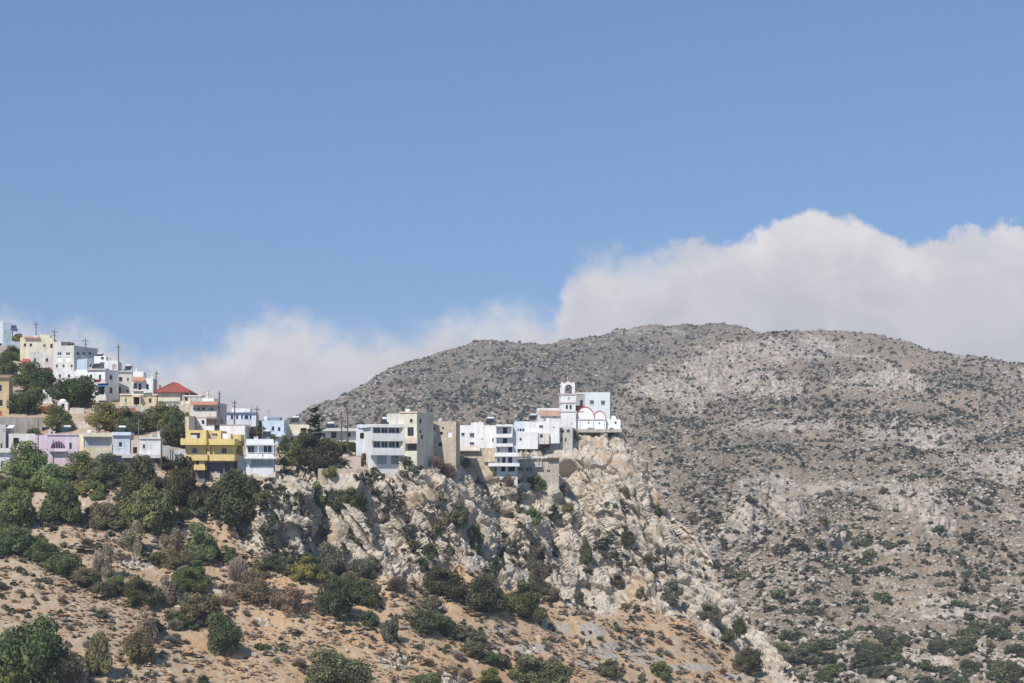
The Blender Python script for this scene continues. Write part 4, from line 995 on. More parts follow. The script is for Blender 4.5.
HOUSES = []
class House:
    def __init__(s, name, label, cat, px0, px1, ytop, ybot, yaw=0, depth=8, Y=None, col=WHITE, found=2.2, kind='plaster', parapet=.45, group=None, dirt=.17, bodyname='wall'):
        mid = (px0 + px1) / 2
        if Y is None:
            Y = min(float(ground_at(min(max(q, -150), 860), max(ybot - 1, ytop_safe(q)))[1]) for q in np.linspace(px0, px1, 7)) - .25
        s.Y = Y
        th = R(yaw) - math.atan((mid - 512) / F); s.c, s.s = math.cos(th), math.sin(th)
        s.O = P(px0, ybot, s.Y)
        s.root = bpy.data.objects.new(name, None); COL.objects.link(s.root)
        s.root.location = s.O; s.root.rotation_euler = (0, 0, th)
        tag(s.root, label, cat, group, 'thing')
        s.L = s.u(px1); s.depth = depth; s.H = (ybot - ytop) * s.Y / F
        s.found, s.col, s.kind, s.par, s.dirt, s.bn = found, col, kind, parapet, dirt, bodyname
        s.fh, s.sh, s.todo = [], [], []; HOUSES.append(s)
        s.side = 'R' if yaw < 0 else 'L'
    # pixel -> local
    def u(s, px, y=0.0):
        k = (px - 512) / F; bx_, by_ = s.O[0] - s.s * y, s.O[1] + s.c * y
        return (k * by_ - bx_) / (s.c - k * s.s)
    def z(s, py, u=0.0, y=0.0): return (HZ - py) * (s.O[1] + u * s.s + y * s.c) / F - s.O[2]
    def sy(s, px):
        x0 = s.L if s.side == 'R' else 0
        k = (px - 512) / F; bx_, by_ = s.O[0] + s.c * x0, s.O[1] + s.s * x0
        return (k * by_ - bx_) / (-s.s - k * s.c)
    def win(s, px, py, w, h, frame=(.6, .6, .6), kind='w', side=False, name=None):
        if side:
            a, b = sorted((s.sy(px - w / 2), s.sy(px + w / 2))); x0 = s.L if s.side == 'R' else 0; um, yd = x0, (a + b) / 2
            a, b = max(a, .3), min(b, s.depth - .3)
            if b - a < .4: b = a + .8
        else:
            a, b = s.u(px - w / 2), s.u(px + w / 2); um, yd = (a + b) / 2, 0
        c, d = s.z(py + h / 2, um, yd), s.z(py - h / 2, um, yd)
        (s.sh if side else s.fh).append((a, b, c, d))
        s.todo.append((a, b, c, d, frame, kind, side, name)); return s
    def mapf(s, side):
        if not side: return lambda u, d, z: (u, d, z)
        if s.side == 'R': return lambda u, d, z: (s.L - d, u, z)
        return lambda u, d, z: (d, u, z)
    def build(s):
        mb = MB(); L, D, H, f = s.L, s.depth, s.H, -s.found
        wall(mb, lambda u, d, z: (u, d, z), L, f, H, s.fh)
        wall(mb, lambda u, d, z: (L - d, u, z), D, f, H, s.sh if s.side == 'R' else [])
        wall(mb, lambda u, d, z: (d, D - u, z), D, f, H, [(D - h[1], D - h[0], h[2], h[3]) for h in s.sh] if s.side == 'L' else [])
        mb.quad((L, D, f), (0, D, f), (0, D, H), (L, D, H))
        t = .22; zr = H - s.par
        mb.quad((0, 0, H), (L, 0, H), (L - t, t, H), (t, t, H)); mb.quad((L, 0, H), (L, D, H), (L - t, D - t, H), (L - t, t, H))
        mb.quad((L, D, H), (0, D, H), (t, D - t, H), (L - t, D - t, H)); mb.quad((0, D, H), (0, 0, H), (t, t, H), (t, D - t, H))
        i = [(t, t), (L - t, t), (L - t, D - t), (t, D - t)]
        for a, b in zip(i, i[1:] + i[:1]): mb.quad((*b, zr), (*a, zr), (*a, H), (*b, H))
        mb.quad((t, t, zr), (L - t, t, zr), (L - t, D - t, zr), (t, D - t, zr))
        mb.obj(s.bn, paint(s.col, kind=s.kind, dirt=s.dirt), s.root)
        for (a, b, c, d, fr, kind, side, nm) in s.todo:
            m = s.mapf(side)
            def bar(mb, u0, u1, d0, d1, z0, z1):
                p, q = m(u0, d0, z0), m(u1, d1, z1)
                mb.box(min(p[0], q[0]), max(p[0], q[0]), min(p[1], q[1]), max(p[1], q[1]), z0, z1)
            if kind == 'o':       # an opening closed by a near-black panel in place of inner shade
                k = MB(); bar(k, a, b, .232, .26, c, d); k.obj(nm or 'opening', m_dark, s.root); continue
            if kind == 'p':       # a closed panel: shutter, garage door
                k = MB(); bar(k, a, b, .12, .2, c, d)
                n = max(2, int((b - a) / .7))
                for q in range(1, n): bar(k, a + (b - a) * q / n - .03, a + (b - a) * q / n + .03, .09, .13, c, d)
                k.obj(nm or 'shutter', paint(fr, dirt=.1), s.root); continue
            fw = .09; k = MB()
            bar(k, a, a + fw, .05, .17, c, d); bar(k, b - fw, b, .05, .17, c, d); bar(k, a + fw, b - fw, .05, .17, c, c + fw); bar(k, a + fw, b - fw, .05, .17, d - fw, d)
            if b - a > .9: bar(k, (a + b) / 2 - .04, (a + b) / 2 + .04, .06, .165, c + fw, d - fw)
            fo = k.obj(nm or ('door' if kind == 'd' else 'window'), paint(fr, dirt=.05), s.root)
            k = MB(); bar(k, a + .02, b - .02, .13, .15, c + .02, d - .02)
            k.obj('pane', paint(NAVY, .3, .1) if kind == 'n' else m_glass, fo)
            if kind in 'wn' and d - c > .7:
                k = MB(); bar(k, a - .1, b + .1, -.07, .04, c - .1, c - .005); k.obj('sill', paint(WHITE if s.kind == 'plaster' else CONC), fo)
        return s
    def balcony(s, px0, px1, pt, pb, out=1.3, col=None, x=0, wrap=0, name='balcony'):
        """solid parapet balcony"""
        a, b = s.u(px0, -out), s.u(px1, -out); zt, zb = s.z(pt, a, -out), s.z(pb, a, -out)
        k = MB(); k.box(a, b, -out, .06, zb, zb + .22)
        k.box(a, b, -out - .012, -out + .14, zb - .02, zt); k.box(a - .012, a + .13, -out + .14, .05, zb - .02, zt); k.box(b - .13, b + .012, -out + .14, wrap or .05, zb - .02, zt)
        if wrap: k.box(b - 1.2, b, .06, wrap, zb, zb + .22)
        k.obj(name, paint(col or s.col, dirt=.12), s.root); return s
    def rail(s, px0, px1, pt, pb, out=1.2, col=None, rc=None, slab=.2):
        a, b = s.u(px0, -out), s.u(px1, -out); zt, zb = s.z(pt, a, -out), s.z(pb, a, -out)
        k = MB(); k.box(a, b, -out, .05, zb, zb + slab); o = k.obj('balcony', paint(col or s.col), s.root)
        k = MB(); k.box(a, b, -out + .01, -out + .07, zt - .07, zt)
        n = max(3, int((b - a) / .28))
        for i in range(n + 1):
            x = a + .02 + (b - a - .06) * i / n; k.box(x, x + .025, -out + .02, -out + .05, zb + slab, zt - .07)
        for xx in (a, b - .05): k.box(xx, xx + .05, -out + .07, .0, zt - .06, zt)
        k.obj('railing', paint(rc, dirt=.1) if rc else m_metal, o); return s
    def box(s, px0, px1, pt, pb, y0, y1, col=None, name='upper_storey', kind='plaster', mat=None):
        a, b = s.u(px0, y0), s.u(px1, y0); zt, zb = s.z(pt, a, y0), s.z(pb, a, y0)
        k = MB(); k.box(a, b, y0, y1, zb, zt); o = k.obj(name, mat or paint(col or s.col, kind=kind), s.root); s.last = o; return s
    def slope(s, px0, px1, pt, pb, out, y1=.0, col=ORANGE, name='awning', kind='tile', th=.14):
        """a sloping canopy: high at the wall, low in front"""
        a, b = s.u(px0, -out), s.u(px1, -out); zt, zb = s.z(pt, a, y1), s.z(pb, a, -out)
        k = MB(); o = len(k.V)
        k.V += [(a, -out, zb - th), (b, -out, zb - th), (b, -out, zb), (a, -out, zb), (a, y1, zt - th), (b, y1, zt - th), (b, y1, zt), (a, y1, zt)]
        k.F += [(0, 1, 2, 3), (5, 4, 7, 6), (3, 2, 6, 7), (1, 0, 4, 5), (0, 3, 7, 4), (2, 1, 5, 6)]
        k.obj(name, paint(col, kind=kind), s.root); return s
    def chimney(s, px, pt, wpx, y=3, col=None, pb=None):
        a, b = s.u(px - wpx / 2, y), s.u(px + wpx / 2, y); zt = s.z(pt, a, y); zb = s.H - s.par - .05 if pb is None else s.z(pb, a, y)
        k = MB(); k.box(a, b, y, y + (b - a), zb, zt - .25); k.box(a - .1, b + .1, y - .1, y + (b - a) + .1, zt - .12, zt)
        for q in (a + .03, b - .12): k.box(q, q + .09, y + .04, y + .13, zt - .26, zt - .1)
        k.obj('chimney', paint(col or s.col), s.root); return s
    def antenna(s, px, pt, y=3):
        a = s.u(px, y); zt = s.z(pt, a, y); k = MB(); k.tube([(a, y, s.H - s.par), (a, y, zt)], .04, 5)
        for q, l in ((.1, .5), (.35, .7), (.6, .4)): k.tube([(a - l, y + .05, zt - q), (a + l, y + .05, zt - q)], .025, 4)
        k.obj('antenna', m_metal, s.root); return s
    def roofrail(s, px0, px1, hpx, y=.4, col=None):
        a, b = s.u(px0, y), s.u(px1, y); k = MB(); z0 = s.H - s.par; zt = s.H + hpx * s.Y / F
        k.box(a, b, y, y + .06, zt - .07, zt); n = max(2, int((b - a) / .6))
        for i in range(n + 1):
            x = a + (b - a - .05) * i / n; k.box(x, x + .05, y + .005, y + .055, z0, zt - .07)
        k.obj('railing', paint(col) if col else m_metal, s.root); return s

def ytop_safe(px): return float(ytop(min(max(px, -230), 860))) + 1

# --- upper village, from the crest down
h = House('blue_house', 'light blue house at the top left edge on the village crest', 'house', 3, 11.5, 322.5, 345, 10, 8, col=LBLUE)
h.win(6, 333, 1.8, 3.4, GBLUE, 'p').build(); h.box(-4, 3.2, 320.5, 343, 1.5, 8, WHITE, 'wing')
h.box(12.2, 13, 326.5, 345, 1, 1.3, GBLUE, 'post'); h.slope(11.5, 18, 325, 330.5, 1.3, 1.4, (.06, .08, .17), 'awning', 'plaster')
h = House('terrace_wall', 'pinkish grey terrace wall below the light blue house', 'wall', -6, 27, 346, 357, 0, 3, col=(.60, .49, .46), parapet=.1, dirt=.22); h.build()
h.box(12, 24, 341.5, 346.5, 1, 2.2, GBLUE, 'stair_parapet'); h.box(24, 32, 343.5, 350, 1.3, 2.4, (.28, .31, .46), 'stair_railing')
h = House('cream_house', 'cream flat roofed house behind the tall wooden pole on the crest', 'house', 20, 54, 337.5, 352, -6, 8, col=PALEY)
h.win(44.5, 345.6, 2.8, 2.8).win(51.5, 346, 2.6, 4.2, BROWN, 'd').win(31, 345, 2.4, 3, BROWN).win(25, 345, 2.4, 3, BROWN).build(); h.slope(24, 40, 336.5, 338, .5, .05, ORANGE, 'tile_edge')
h.box(40, 50, 334.5, 338.5, 2, 6, PALEY); h.antenna(47.5, 331.5)
h = House('garden_wall', 'low white garden wall with a planted strip below the cream house', 'wall', 29, 56, 351.5, 361, 0, 2, col=OFFW, parapet=.1, dirt=.22).build()
h = House('grey_house', 'grey white three storey house with paired windows below the cream house', 'house', 53, 74, 346, 379, -34, 10.5, col=(.62, .60, .55))
for x_ in (59.5, 68): h.win(x_, 353.8, 4.6, 3.6, WHITE).win(x_, 359.6, 4.6, 4.2, WHITE, 'p')
for x_ in (56.8, 63.5, 71.5): h.win(x_, 366, 2.4, 3.4, GREY)
for x_ in (78, 84, 90): h.win(x_, 353.5, 3, 3.5, GREY, side=True)
h.build(); h.box(53.5, 61, 341.8, 347, .3, 4.5, (.62, .60, .55)); h.box(61.2, 67.5, 342, 346.3, 1, 4, (.12, .12, .14), 'roof_shed'); h.roofrail(66, 73.5, 2.5, .3); h.box(54, 66, 373, 380, -1.2, -.2, OFFW, 'porch')
h = House('grey_terrace_house', 'long grey house with a railed roof terrace behind the light blue flat roofed house', 'house', 77, 100, 351, 366, 14, 7, Y=396, col=(.45, .45, .44))
for x_ in (80, 86, 92): h.win(x_, 355, 2.6, 3, GREY)
h.build(); h.roofrail(77, 99, 4.0)
h = House('blue_house', 'light blue flat roofed house above the white house with the blue awning', 'house', 87, 105, 358.5, 373, 30, 7.5, col=LBLUE)
h.win(90.7, 365.6, 2.4, 3.4).win(95.2, 366, 2, 3.6, NAVY).win(100, 365.6, 2, 3, GREY).build(); h.box(92, 104, 357.7, 359.4, -.3, .5, (.3, .36, .45), 'roof_edge')
h = House('white_house', 'small white house right of the light blue flat roofed one, pinkish door', 'house', 104, 118, 360.5, 374, -8, 7, col=WHITE)
h.win(114.5, 367, 4.5, 5, (.55, .42, .40), 'p', name='door').build(); h.box(94, 106, 356, 362, 1.5, 6, WHITE); h.box(101, 103.6, 357, 359, 1.4, 1.6, mat=m_dark, name='opening'); h.box(108.5, 110.5, 357.5, 361, 2, 3, GREY, 'roof_tank')  # the opening's inner dark is a near-black slab on the storey wall
h = House('white_house', 'white two storey house with a blue awning over its balcony', 'house', 87, 105, 369.5, 401, -32, 6, col=WHITE)
h.win(91, 376.6, 2.6, 4.4, BROWN).win(100, 377, 2.4, 4.6, BROWN).win(111, 377.4, 3, 4.4, BROWN, side=True).win(101, 390.5, 6.5, 8.5, DBLUE, 'd').win(111, 390.5, 3, 6, BROWN, side=True).win(92, 391, 3, 5, GREY, 'p')
h.build(); h.slope(95.5, 106, 383.8, 386, 1.3, .0, DBLUE, 'awning', 'plaster'); h.balcony(96, 106, 395.5, 400.5, 1.3, OFFW); h.box(76, 88, 370, 399, .8, 8, WHITE, 'wing'); h.box(86.6, 106, 369, 370.4, -.35, .8, (.58, .5, .48), 'roof_edge'); h.rail(95, 106, 379.5, 383.5, 1.1, OFFW)
wb = h
h = House('sage_house', 'pale sage house squeezed right of the blue awning house', 'house', 118, 132, 371.5, 397, -10, 8, col=SAGE)
h.win(120.7, 379.3, 3.6, 4.6, BROWN).win(119.6, 390.5, 3, 7, BROWN, 'd').win(127.3, 391, 3, 3.2, GREY).win(128, 379.5, 2.4, 3.6, GREY).build(); h.chimney(124, 368.6, 2.2); h.box(118, 132.4, 370.8, 372.2, -.3, .5, GREY, 'roof_edge')
h = House('white_house', 'white house with orange tiled canopy and dark blue shutters', 'house', 132, 153, 378, 396, -8, 8, col=WHITE)
h.win(135.2, 386, 3.2, 5.4, NAVY, 'n').win(140, 386.8, 2.6, 6.4, NAVY, 'n').win(147.5, 386.8, 2.6, 5.2, NAVY, 'n').build(); h.box(133, 143.5, 371.5, 379, .6, 6, WHITE); h.slope(131.5, 144.5, 376.8, 381, 1.2, .6); h.rail(132, 142.5, 387, 391, 1.0, WHITE, NAVY); h.chimney(152.2, 374.5, 1.6, 1.5); h.chimney(136.2, 368.5, 1.4, 5, pb=374)
h = House('cream_house', 'low cream house with an arched porch below the dark blue shutters', 'house', 120, 157, 394.3, 407.5, -4, 7, col=CREAM)
h.win(126, 400.3, 2.4, 4.6, WHITE).win(136, 400.5, 6.6, 8, BROWN, 'o', name='porch_opening').win(145, 401, 3, 8, CREAM, 'p', name='door').win(150.2, 400.6, 2.8, 4.8, BROWN).build(); h.box(119.6, 157.4, 393.6, 395, -.25, .4, PALEY, 'roof_edge')
h.slope(143.5, 152, 392.6, 394, .3, 1.5, (.1, .1, .11), 'roof_cover', 'plaster'); h.box(132.7, 133.6, 396.5, 404.6, -.9, -.6, CREAM, 'porch_pillar'); h.box(139.4, 140.3, 396.5, 404.6, -.9, -.6, CREAM, 'porch_pillar'); h.box(132, 141, 395.3, 396.8, -1.1, .05, PALEY, 'porch_roof')
h = House('retaining_wall', 'long beige retaining wall under the low cream arched house', 'wall', 92, 172, 405.5, 414, -5, 1.5, col=(.60, .52, .44), parapet=.1, dirt=.25).build()
h = House('white_house', 'tiny white house with a dark red lean-to roof under the beige retaining wall', 'house', 114, 134, 412, 421, -8, 5, col=OFFW)
h.win(127, 415.5, 2.6, 3, GREY).win(119, 416, 2.2, 3.4, BROWN).build(); h.slope(113, 134, 408, 412.5, 1.0, 1.5, (.30, .10, .07), 'lean_to_roof')
h = House('striped_stair', 'white stair with a red striped flank right of the tiny red roofed house', 'stairs', 135, 146, 415, 423, 0, 2, col=WHITE, parapet=.05).build()
for q in range(4): h.box(136 + 2 * q, 139.5 + 2 * q, 411.8 + 1.2 * q, 416, .2, 1.8, WHITE if q % 2 else (.5, .2, .15), 'step')
h = House('red_roofed_house', 'house with a bright red hipped tile roof and a columned porch', 'house', 158, 180, 392, 403.5, -12, 9, col=PALEY, parapet=.05)
h.win(187, 399, 3, 3, BROWN, side=True).build(); h.box(157.6, 180.3, 401.2, 404.5, -.35, -.02, (.22, .27, .24), 'base_course')
a_, b_, z0_ = h.u(154.5), h.u(190), h.H; D_ = h.depth; zr_ = z0_ + 2.5
k = MB(); k.V += [(a_, -.8, z0_), (b_, -.8, z0_), (b_, D_ + .8, z0_), (a_, D_ + .8, z0_), (a_ + 3.4, D_ / 2, zr_), (b_ - 3.6, D_ / 2, zr_ - .25), (a_, -.8, z0_ - .18), (b_, -.8, z0_ - .18), (b_, D_ + .8, z0_ - .18), (a_, D_ + .8, z0_ - .18)]
k.F += [(0, 1, 5, 4), (1, 2, 5), (2, 3, 4, 5), (3, 0, 4), (6, 7, 1, 0), (7, 8, 2, 1), (8, 9, 3, 2), (9, 6, 0, 3), (9, 8, 7, 6)]
rf_ = k.obj('roof', paint(RED, kind='tile', dirt=.2), h.root)
k = MB(); k.tube([(a_ + 3.3, D_ / 2, zr_ + .03), (b_ - 3.5, D_ / 2, zr_ - .22)], .1, 5); k.tube([(a_, -.8, z0_ + .05), (a_ + 3.4, D_ / 2, zr_ + .05)], .1, 5); k.tube([(b_, -.8, z0_ + .05), (b_ - 3.6, D_ / 2, zr_ - .2)], .1, 5); k.obj('ridge_tiles', paint((.50, .13, .08), kind='tile'), rf_)
for x_ in (183, 189.5): h.box(x_ - .4, x_ + .4, 392.4, 403, -.3, .0, WHITE, 'porch_column')
h.box(180.5, 190.5, 401, 404.5, -.5, 4, PALEY, 'porch_floor')
h = House('retaining_wall', 'beige stone retaining wall below the red hipped roof', 'wall', 157, 193, 404, 421, -6, 2, col=(.62, .55, .45), parapet=.1, dirt=.28, kind='masonry').build()
h = House('terrace_house', 'beige house with an orange tiled canopy, roof terrace and two chimneys', 'house', 191, 217, 402.5, 421, -16, 8, col=(.70, .63, .55))
for x_, w_ in ((194.2, 2.6), (198.6, 2.6), (203.6, 3), (211, 5)): h.win(x_, 408.8, w_, 3.4, GREY)
h.win(219, 407.5, 2, 3.6, BROWN, side=True).build(); h.slope(190.5, 217, 401.4, 404.6, 1.3, .1); h.balcony(191.5, 216.5, 411.5, 417.5, 1.2, (.72, .66, .6))
h.chimney(206.6, 390.6, 3, 2.2, CREAM); h.chimney(212, 394.6, 2.2, 3.2, CREAM); h.box(202, 214, 398.2, 403, 1.2, 5, WHITE, 'roof_room')
for x_ in (184.5, 190.5, 196.5, 201): h.box(x_ - .35, x_ + .35, 396.2, 403, 1.6, 1.9, OCHRE, 'pergola_post')
h.box(183.5, 202, 395.2, 396.4, 1.3, 5, OFFW, 'pergola_roof')
h = House('stone_house', 'brown stone house with a white rendered half under the orange tiled canopy', 'house', 195, 219, 418, 434, -8, 7, col=(.34, .27, .22), kind='masonry')
h.win(203, 421.8, 2.6, 3.8, BROWN).build(); h.box(194.8, 206.3, 418.3, 432, -.4, -.05, WHITE, 'rendered_front'); h.box(201.8, 204.2, 420, 423.8, -.43, -.38, mat=m_glass, name='window'); h.rail(206, 218, 416.6, 419.6, .8, BROWN)
h = House('cream_wall', 'cream plastered wall block above the left end of the yellow house', 'wall', 175, 189, 416.5, 434, -4, 5, col=PALEY); h.win(180, 422, 2, 3, BROWN).build(); h.box(189.3, 194.8, 416, 434, -.2, 4, (.25, .21, .2), 'stone_pier', 'masonry')
h = House('blue_trimmed_house', 'white house with blue shutters and trim right of the orange tiled canopy', 'house', 223, 256, 413.2, 429, -6, 8, Y=345, col=(.74, .78, .84))
for x_, w_ in ((225.3, 1.9), (232, 2.5), (237.2, 2.2), (242, 1.8), (246.4, 3.8), (250.6, 1.9)): h.win(x_, 417.3, w_, 3.8, DBLUE, 'n')
h.build(); h.box(222.6, 256.4, 412.2, 413.6, -.3, .4, (.18, .22, .38), 'roof_edge'); h.box(232, 250, 408.4, 413.6, 2, 6, WHITE); h.chimney(244.5, 410.2, 2.2, 1); h.antenna(228, 404.5, 2); h.antenna(252, 405, 4)
h = House('field_wall', 'brown rubble wall below the house with blue shutters', 'wall', 219, 251, 424.5, 430, 0, 1.2, col=(.36, .29, .24), kind='masonry', parapet=.1).build()
h = House('white_hall', 'long blank white hall behind the yellow house', 'building', 205, 245, 426, 456, -14, 9, Y=318, col=WHITE)
h.win(240, 437, 2, 3, GREY).build()
h = House('light_blue_house', 'tall light blue house with a white tank on its roof', 'house', 262, 284, 420.5, 453, -10, 7, Y=322, col=(.60, .69, .79))
h.win(273, 428.6, 2.6, 4.4, DBLUE).win(279.2, 429.2, 2.4, 4, NAVY, 'n').win(279.5, 443, 4, 7, LBLUE, 'p', name='door').build(); h.balcony(275.5, 285, 433, 436.4, 1.1, (.62, .70, .78)); h.box(263, 280, 417.2, 420.8, 2, 5, (.25, .30, .38), 'roof_shed'); h.antenna(268.5, 410, 3.2)
h = House('cream_house', 'long low cream house left of the layered conifer', 'house', 284, 309, 424.5, 444, -4, 8, Y=326, col=PALEY)
h.win(303.5, 430, 6, 4, BROWN, 'o').win(292, 439, 3, 4, GREY).build(); h.box(283.6, 309.4, 433, 435.6, -.5, .05, OFFW, 'ledge')
h = House('white_house', 'low white house with a red awning in front of the cream house on the crest', 'house', 29, 53, 353.5, 367, -4, 6, col=OFFW, dirt=.2)
h.win(35, 360, 2.6, 3.6, GREY).win(47, 360, 2.6, 3.6, BROWN).build(); h.slope(22, 29.5, 358.5, 362.5, 1.6, .2, (.45, .10, .09), 'awning', 'plaster')
h = House('white_house', 'white cubic house filling the gap below the grey three storey house', 'house', 54, 76, 371, 383, -10, 5, col=WHITE, dirt=.2)
h.win(60, 376, 2.4, 3.6, GREY).win(69, 376, 2.4, 3.6, BROWN).build()
h = House('beige_house', 'small beige house behind the leaning pole, left of the red hipped roof', 'house', 147, 159, 384, 396, -6, 5, Y=368, col=(.72, .66, .58))
h.win(150.5, 389, 2, 3, BROWN).win(155.5, 389, 2, 3, GREY).build(); h.antenna(157, 378, 2)
h = House('white_house', 'white house seen above the blank white hall, left of the blue shutters', 'house', 213, 224, 409, 424, -6, 6, Y=352, col=OFFW)
h.win(216, 414, 2, 3, BROWN).win(220.6, 414, 2, 3, GREY).build()
# --- middle row
h = House('ochre_house', 'ochre house cut by the left edge above the concrete wall', 'house', -14, 9, 376.5, 417, -6, 9, col=OCHRE)
h.win(0.4, 388.2, 3, 6.4, BROWN).win(.8, 403, 3.8, 6.4, BROWN).win(.4, 413.6, 3.4, 4.6, (.42, .15, .08), 'p', name='door').win(-7, 388.2, 3, 6, BROWN).build(); h.slope(-15, 10, 374.4, 377, .5, 6, (.3, .22, .15), 'roof')
h = House('retaining_wall', 'broad bare concrete retaining wall beside the ochre house', 'wall', -12, 42, 416.8, 437, -3, 2, col=CONC, parapet=.1, dirt=.25).build()
h = House('grey_house', 'grey green house cut by the left edge below the concrete wall', 'house', -14, 5.5, 424.5, 453, -12, 8, col=(.48, .49, .45))
h.win(4, 431, 1.6, 4.4, GREY).win(-3, 431, 3, 4, GREY).win(1.5, 446, 2, 5, BROWN).build()
h = House('white_house', 'white house with narrow dark windows cut by the left edge, lowest of the left group', 'house', -14, 10, 451, 473, -8, 7, Y=298, col=(.66, .69, .72))
h.win(2, 464, 2, 6.4, NAVY, 'n').win(7, 464, 1.8, 6, BROWN).build(); h.slope(-14, 10.4, 448, 452, .6, 2, GREY, 'roof', 'plaster')
h = House('white_pavilion', 'white flat shed with one dark opening left of the pink house', 'shed', 8, 35, 433.5, 449, -6, 5, col=OFFW)
h.win(16, 441.2, 5.4, 6.6, GREY, 'o').build(); h.slope(4, 13, 425, 427.5, .6, 3, WHITE, 'canopy', 'plaster'); h.box(5, 6, 427, 436, .4, .7, OFFW, 'post'); h.box(11.4, 12.4, 427, 436, .4, .7, OFFW, 'post')
h = House('gate_wall', 'small white gate wall below the flat shed on the left', 'wall', 11, 19, 459, 468, 0, 1, Y=297, col=WHITE, parapet=.1).build()
h = House('pink_house', 'pink house with a large arched window', 'house', 47, 79, 434.5, 456, -3, 8, Y=297, col=PINK)
h.win(70.6, 446, 3, 6.6, (.5, .34, .46), 'd')
cx_ = h.u(58); cz_ = h.z(448.2); rr_ = h.u(65.2) - cx_
h.build(); NA = 14; k = MB(); k.prism([(cx_ + rr_ * math.cos(math.pi * i / NA), cz_ + rr_ * math.sin(math.pi * i / NA)) for i in range(NA + 1)], -.03, .1); aw = k.obj('arched_window', paint((.20, .07, .15), dirt=.1), h.root)
k = MB(); k.prism([(cx_ + rr_ * .62 * math.cos(math.pi * i / NA), cz_ + .12 + rr_ * .62 * math.sin(math.pi * i / NA)) for i in range(NA + 1)], -.06, -.032); k.obj('pane', m_glass, aw)
k = MB()
for i in range(NA):
    t0, t1 = math.pi * i / NA, math.pi * (i + 1) / NA; q = rr_ * 1.14
    k.quad((cx_ + rr_ * math.cos(t0), -.09, cz_ + rr_ * math.sin(t0)), (cx_ + q * math.cos(t0), -.09, cz_ + q * math.sin(t0)), (cx_ + q * math.cos(t1), -.09, cz_ + q * math.sin(t1)), (cx_ + rr_ * math.cos(t1), -.09, cz_ + rr_ * math.sin(t1)))
for q in range(-2, 3): k.box(cx_ + q * rr_ / 3 - .03, cx_ + q * rr_ / 3 + .03, -.1, -.062, cz_, cz_ + math.sqrt(1 - (q / 3) ** 2) * rr_)
k.obj('arch_trim', paint((.70, .50, .64)), aw)
h.rail(49, 67, 448.4, 451.5, .8, PINK, WHITE); h.box(35, 47.5, 435, 457, .9, 7, (.72, .58, .66), 'wing'); h.box(79.2, 83.5, 433.8, 456, -.3, 6, PALEY, 'pilaster'); h.box(46.6, 79.4, 433.6, 435, -.2, .3, (.72, .56, .66), 'roof_edge'); h.chimney(49.5, 430, 1.3, 2, WHITE); h.chimney(54, 431.2, 2, 4, WHITE)
h = House('cream_garage_house', 'cream house with a wide grey garage front between the pink and blue grey houses', 'house', 83.5, 112, 433.5, 457, 3, 7, Y=296, col=CREAM)
h.win(97, 442.6, 26, 9.6, (.46, .47, .50), 'p', name='garage_door').build(); h.box(83, 112.6, 432.5, 436.5, -.9, .3, PALEY, 'canopy')
k = MB(); a_, b_ = h.u(93, -1.4), h.u(114, -1.4); k.prism([(a_, h.z(470)), (b_, h.z(470)), (b_, h.z(458)), (h.u(106, -1.4), h.z(448)), (a_, h.z(447.5))], -1.5, -.95); k.obj('stair_flank', paint(PALEY), h.root); h.chimney(102.5, 429.8, 2.6, 3, WHITE); h.slope(100, 110, 431, 433.4, -.5, 3.5, ORANGE, 'roof_tiles')
h = House('blue_grey_house', 'pale blue grey house with one white framed window', 'house', 112.8, 130, 435, 455, -6, 7, Y=295.5, col=GBLUE)
h.win(120.5, 444.6, 4.4, 5.4, WHITE).build(); h.box(111.8, 130.8, 432, 435.3, -.5, 7.2, (.66, .70, .78), 'roof'); h.box(111.5, 131, 453.4, 455.5, -1.1, .05, OFFW, 'ledge')
h = House('white_house', 'small white flat roofed house with one small window above the very dark tree', 'house', 139.5, 161, 438, 456, -4, 7, Y=295, col=(.76, .74, .72), dirt=.2)
h.win(144, 446.6, 2.8, 4.6, GREY).build(); h.box(138.8, 161.4, 436.8, 438.8, -.25, .4, OFFW, 'roof_edge'); h.chimney(158.5, 431, 2.4, 2); h.box(131, 140, 440, 457, .6, 6, (.60, .50, .42), 'lean_to'); h.box(133, 137, 447, 453, .55, .7, mat=m_dark, name='opening'); h.box(122, 161.5, 454.6, 458, -1.6, -.1, OFFW, 'terrace')  # the lean-to's dark inside is a near-black slab on its front
h = House('stone_wall', 'stone wall under the terrace of the small white house', 'wall', 124, 162, 458, 472, -3, 1.5, Y=293.5, col=(.36, .31, .26), kind='masonry', parapet=.1).build()
h = House('stair_wall', 'grey wall stepping down right of the small white house', 'wall', 162, 170, 445.5, 460, 0, 1.4, Y=296, col=(.52, .50, .50), parapet=.1).build(); h.box(170, 177, 449.5, 460, .2, 1.2, (.56, .53, .53), 'lower_section')
h = House('white_fence', 'short white fence between the dark tree and the yellow house', 'fence', 177.5, 185, 449, 458, 0, .3, Y=297, col=(.62, .63, .66), parapet=.05)
h.build()
h = House('wayside_shrine', 'little white domed shrine among the trees above the pink house', 'shrine', 57.5, 68, 402, 411, -6, 3, col=WHITE, parapet=.1)
h.win(63, 406, 3, 4.4, GREY, 'o').build()
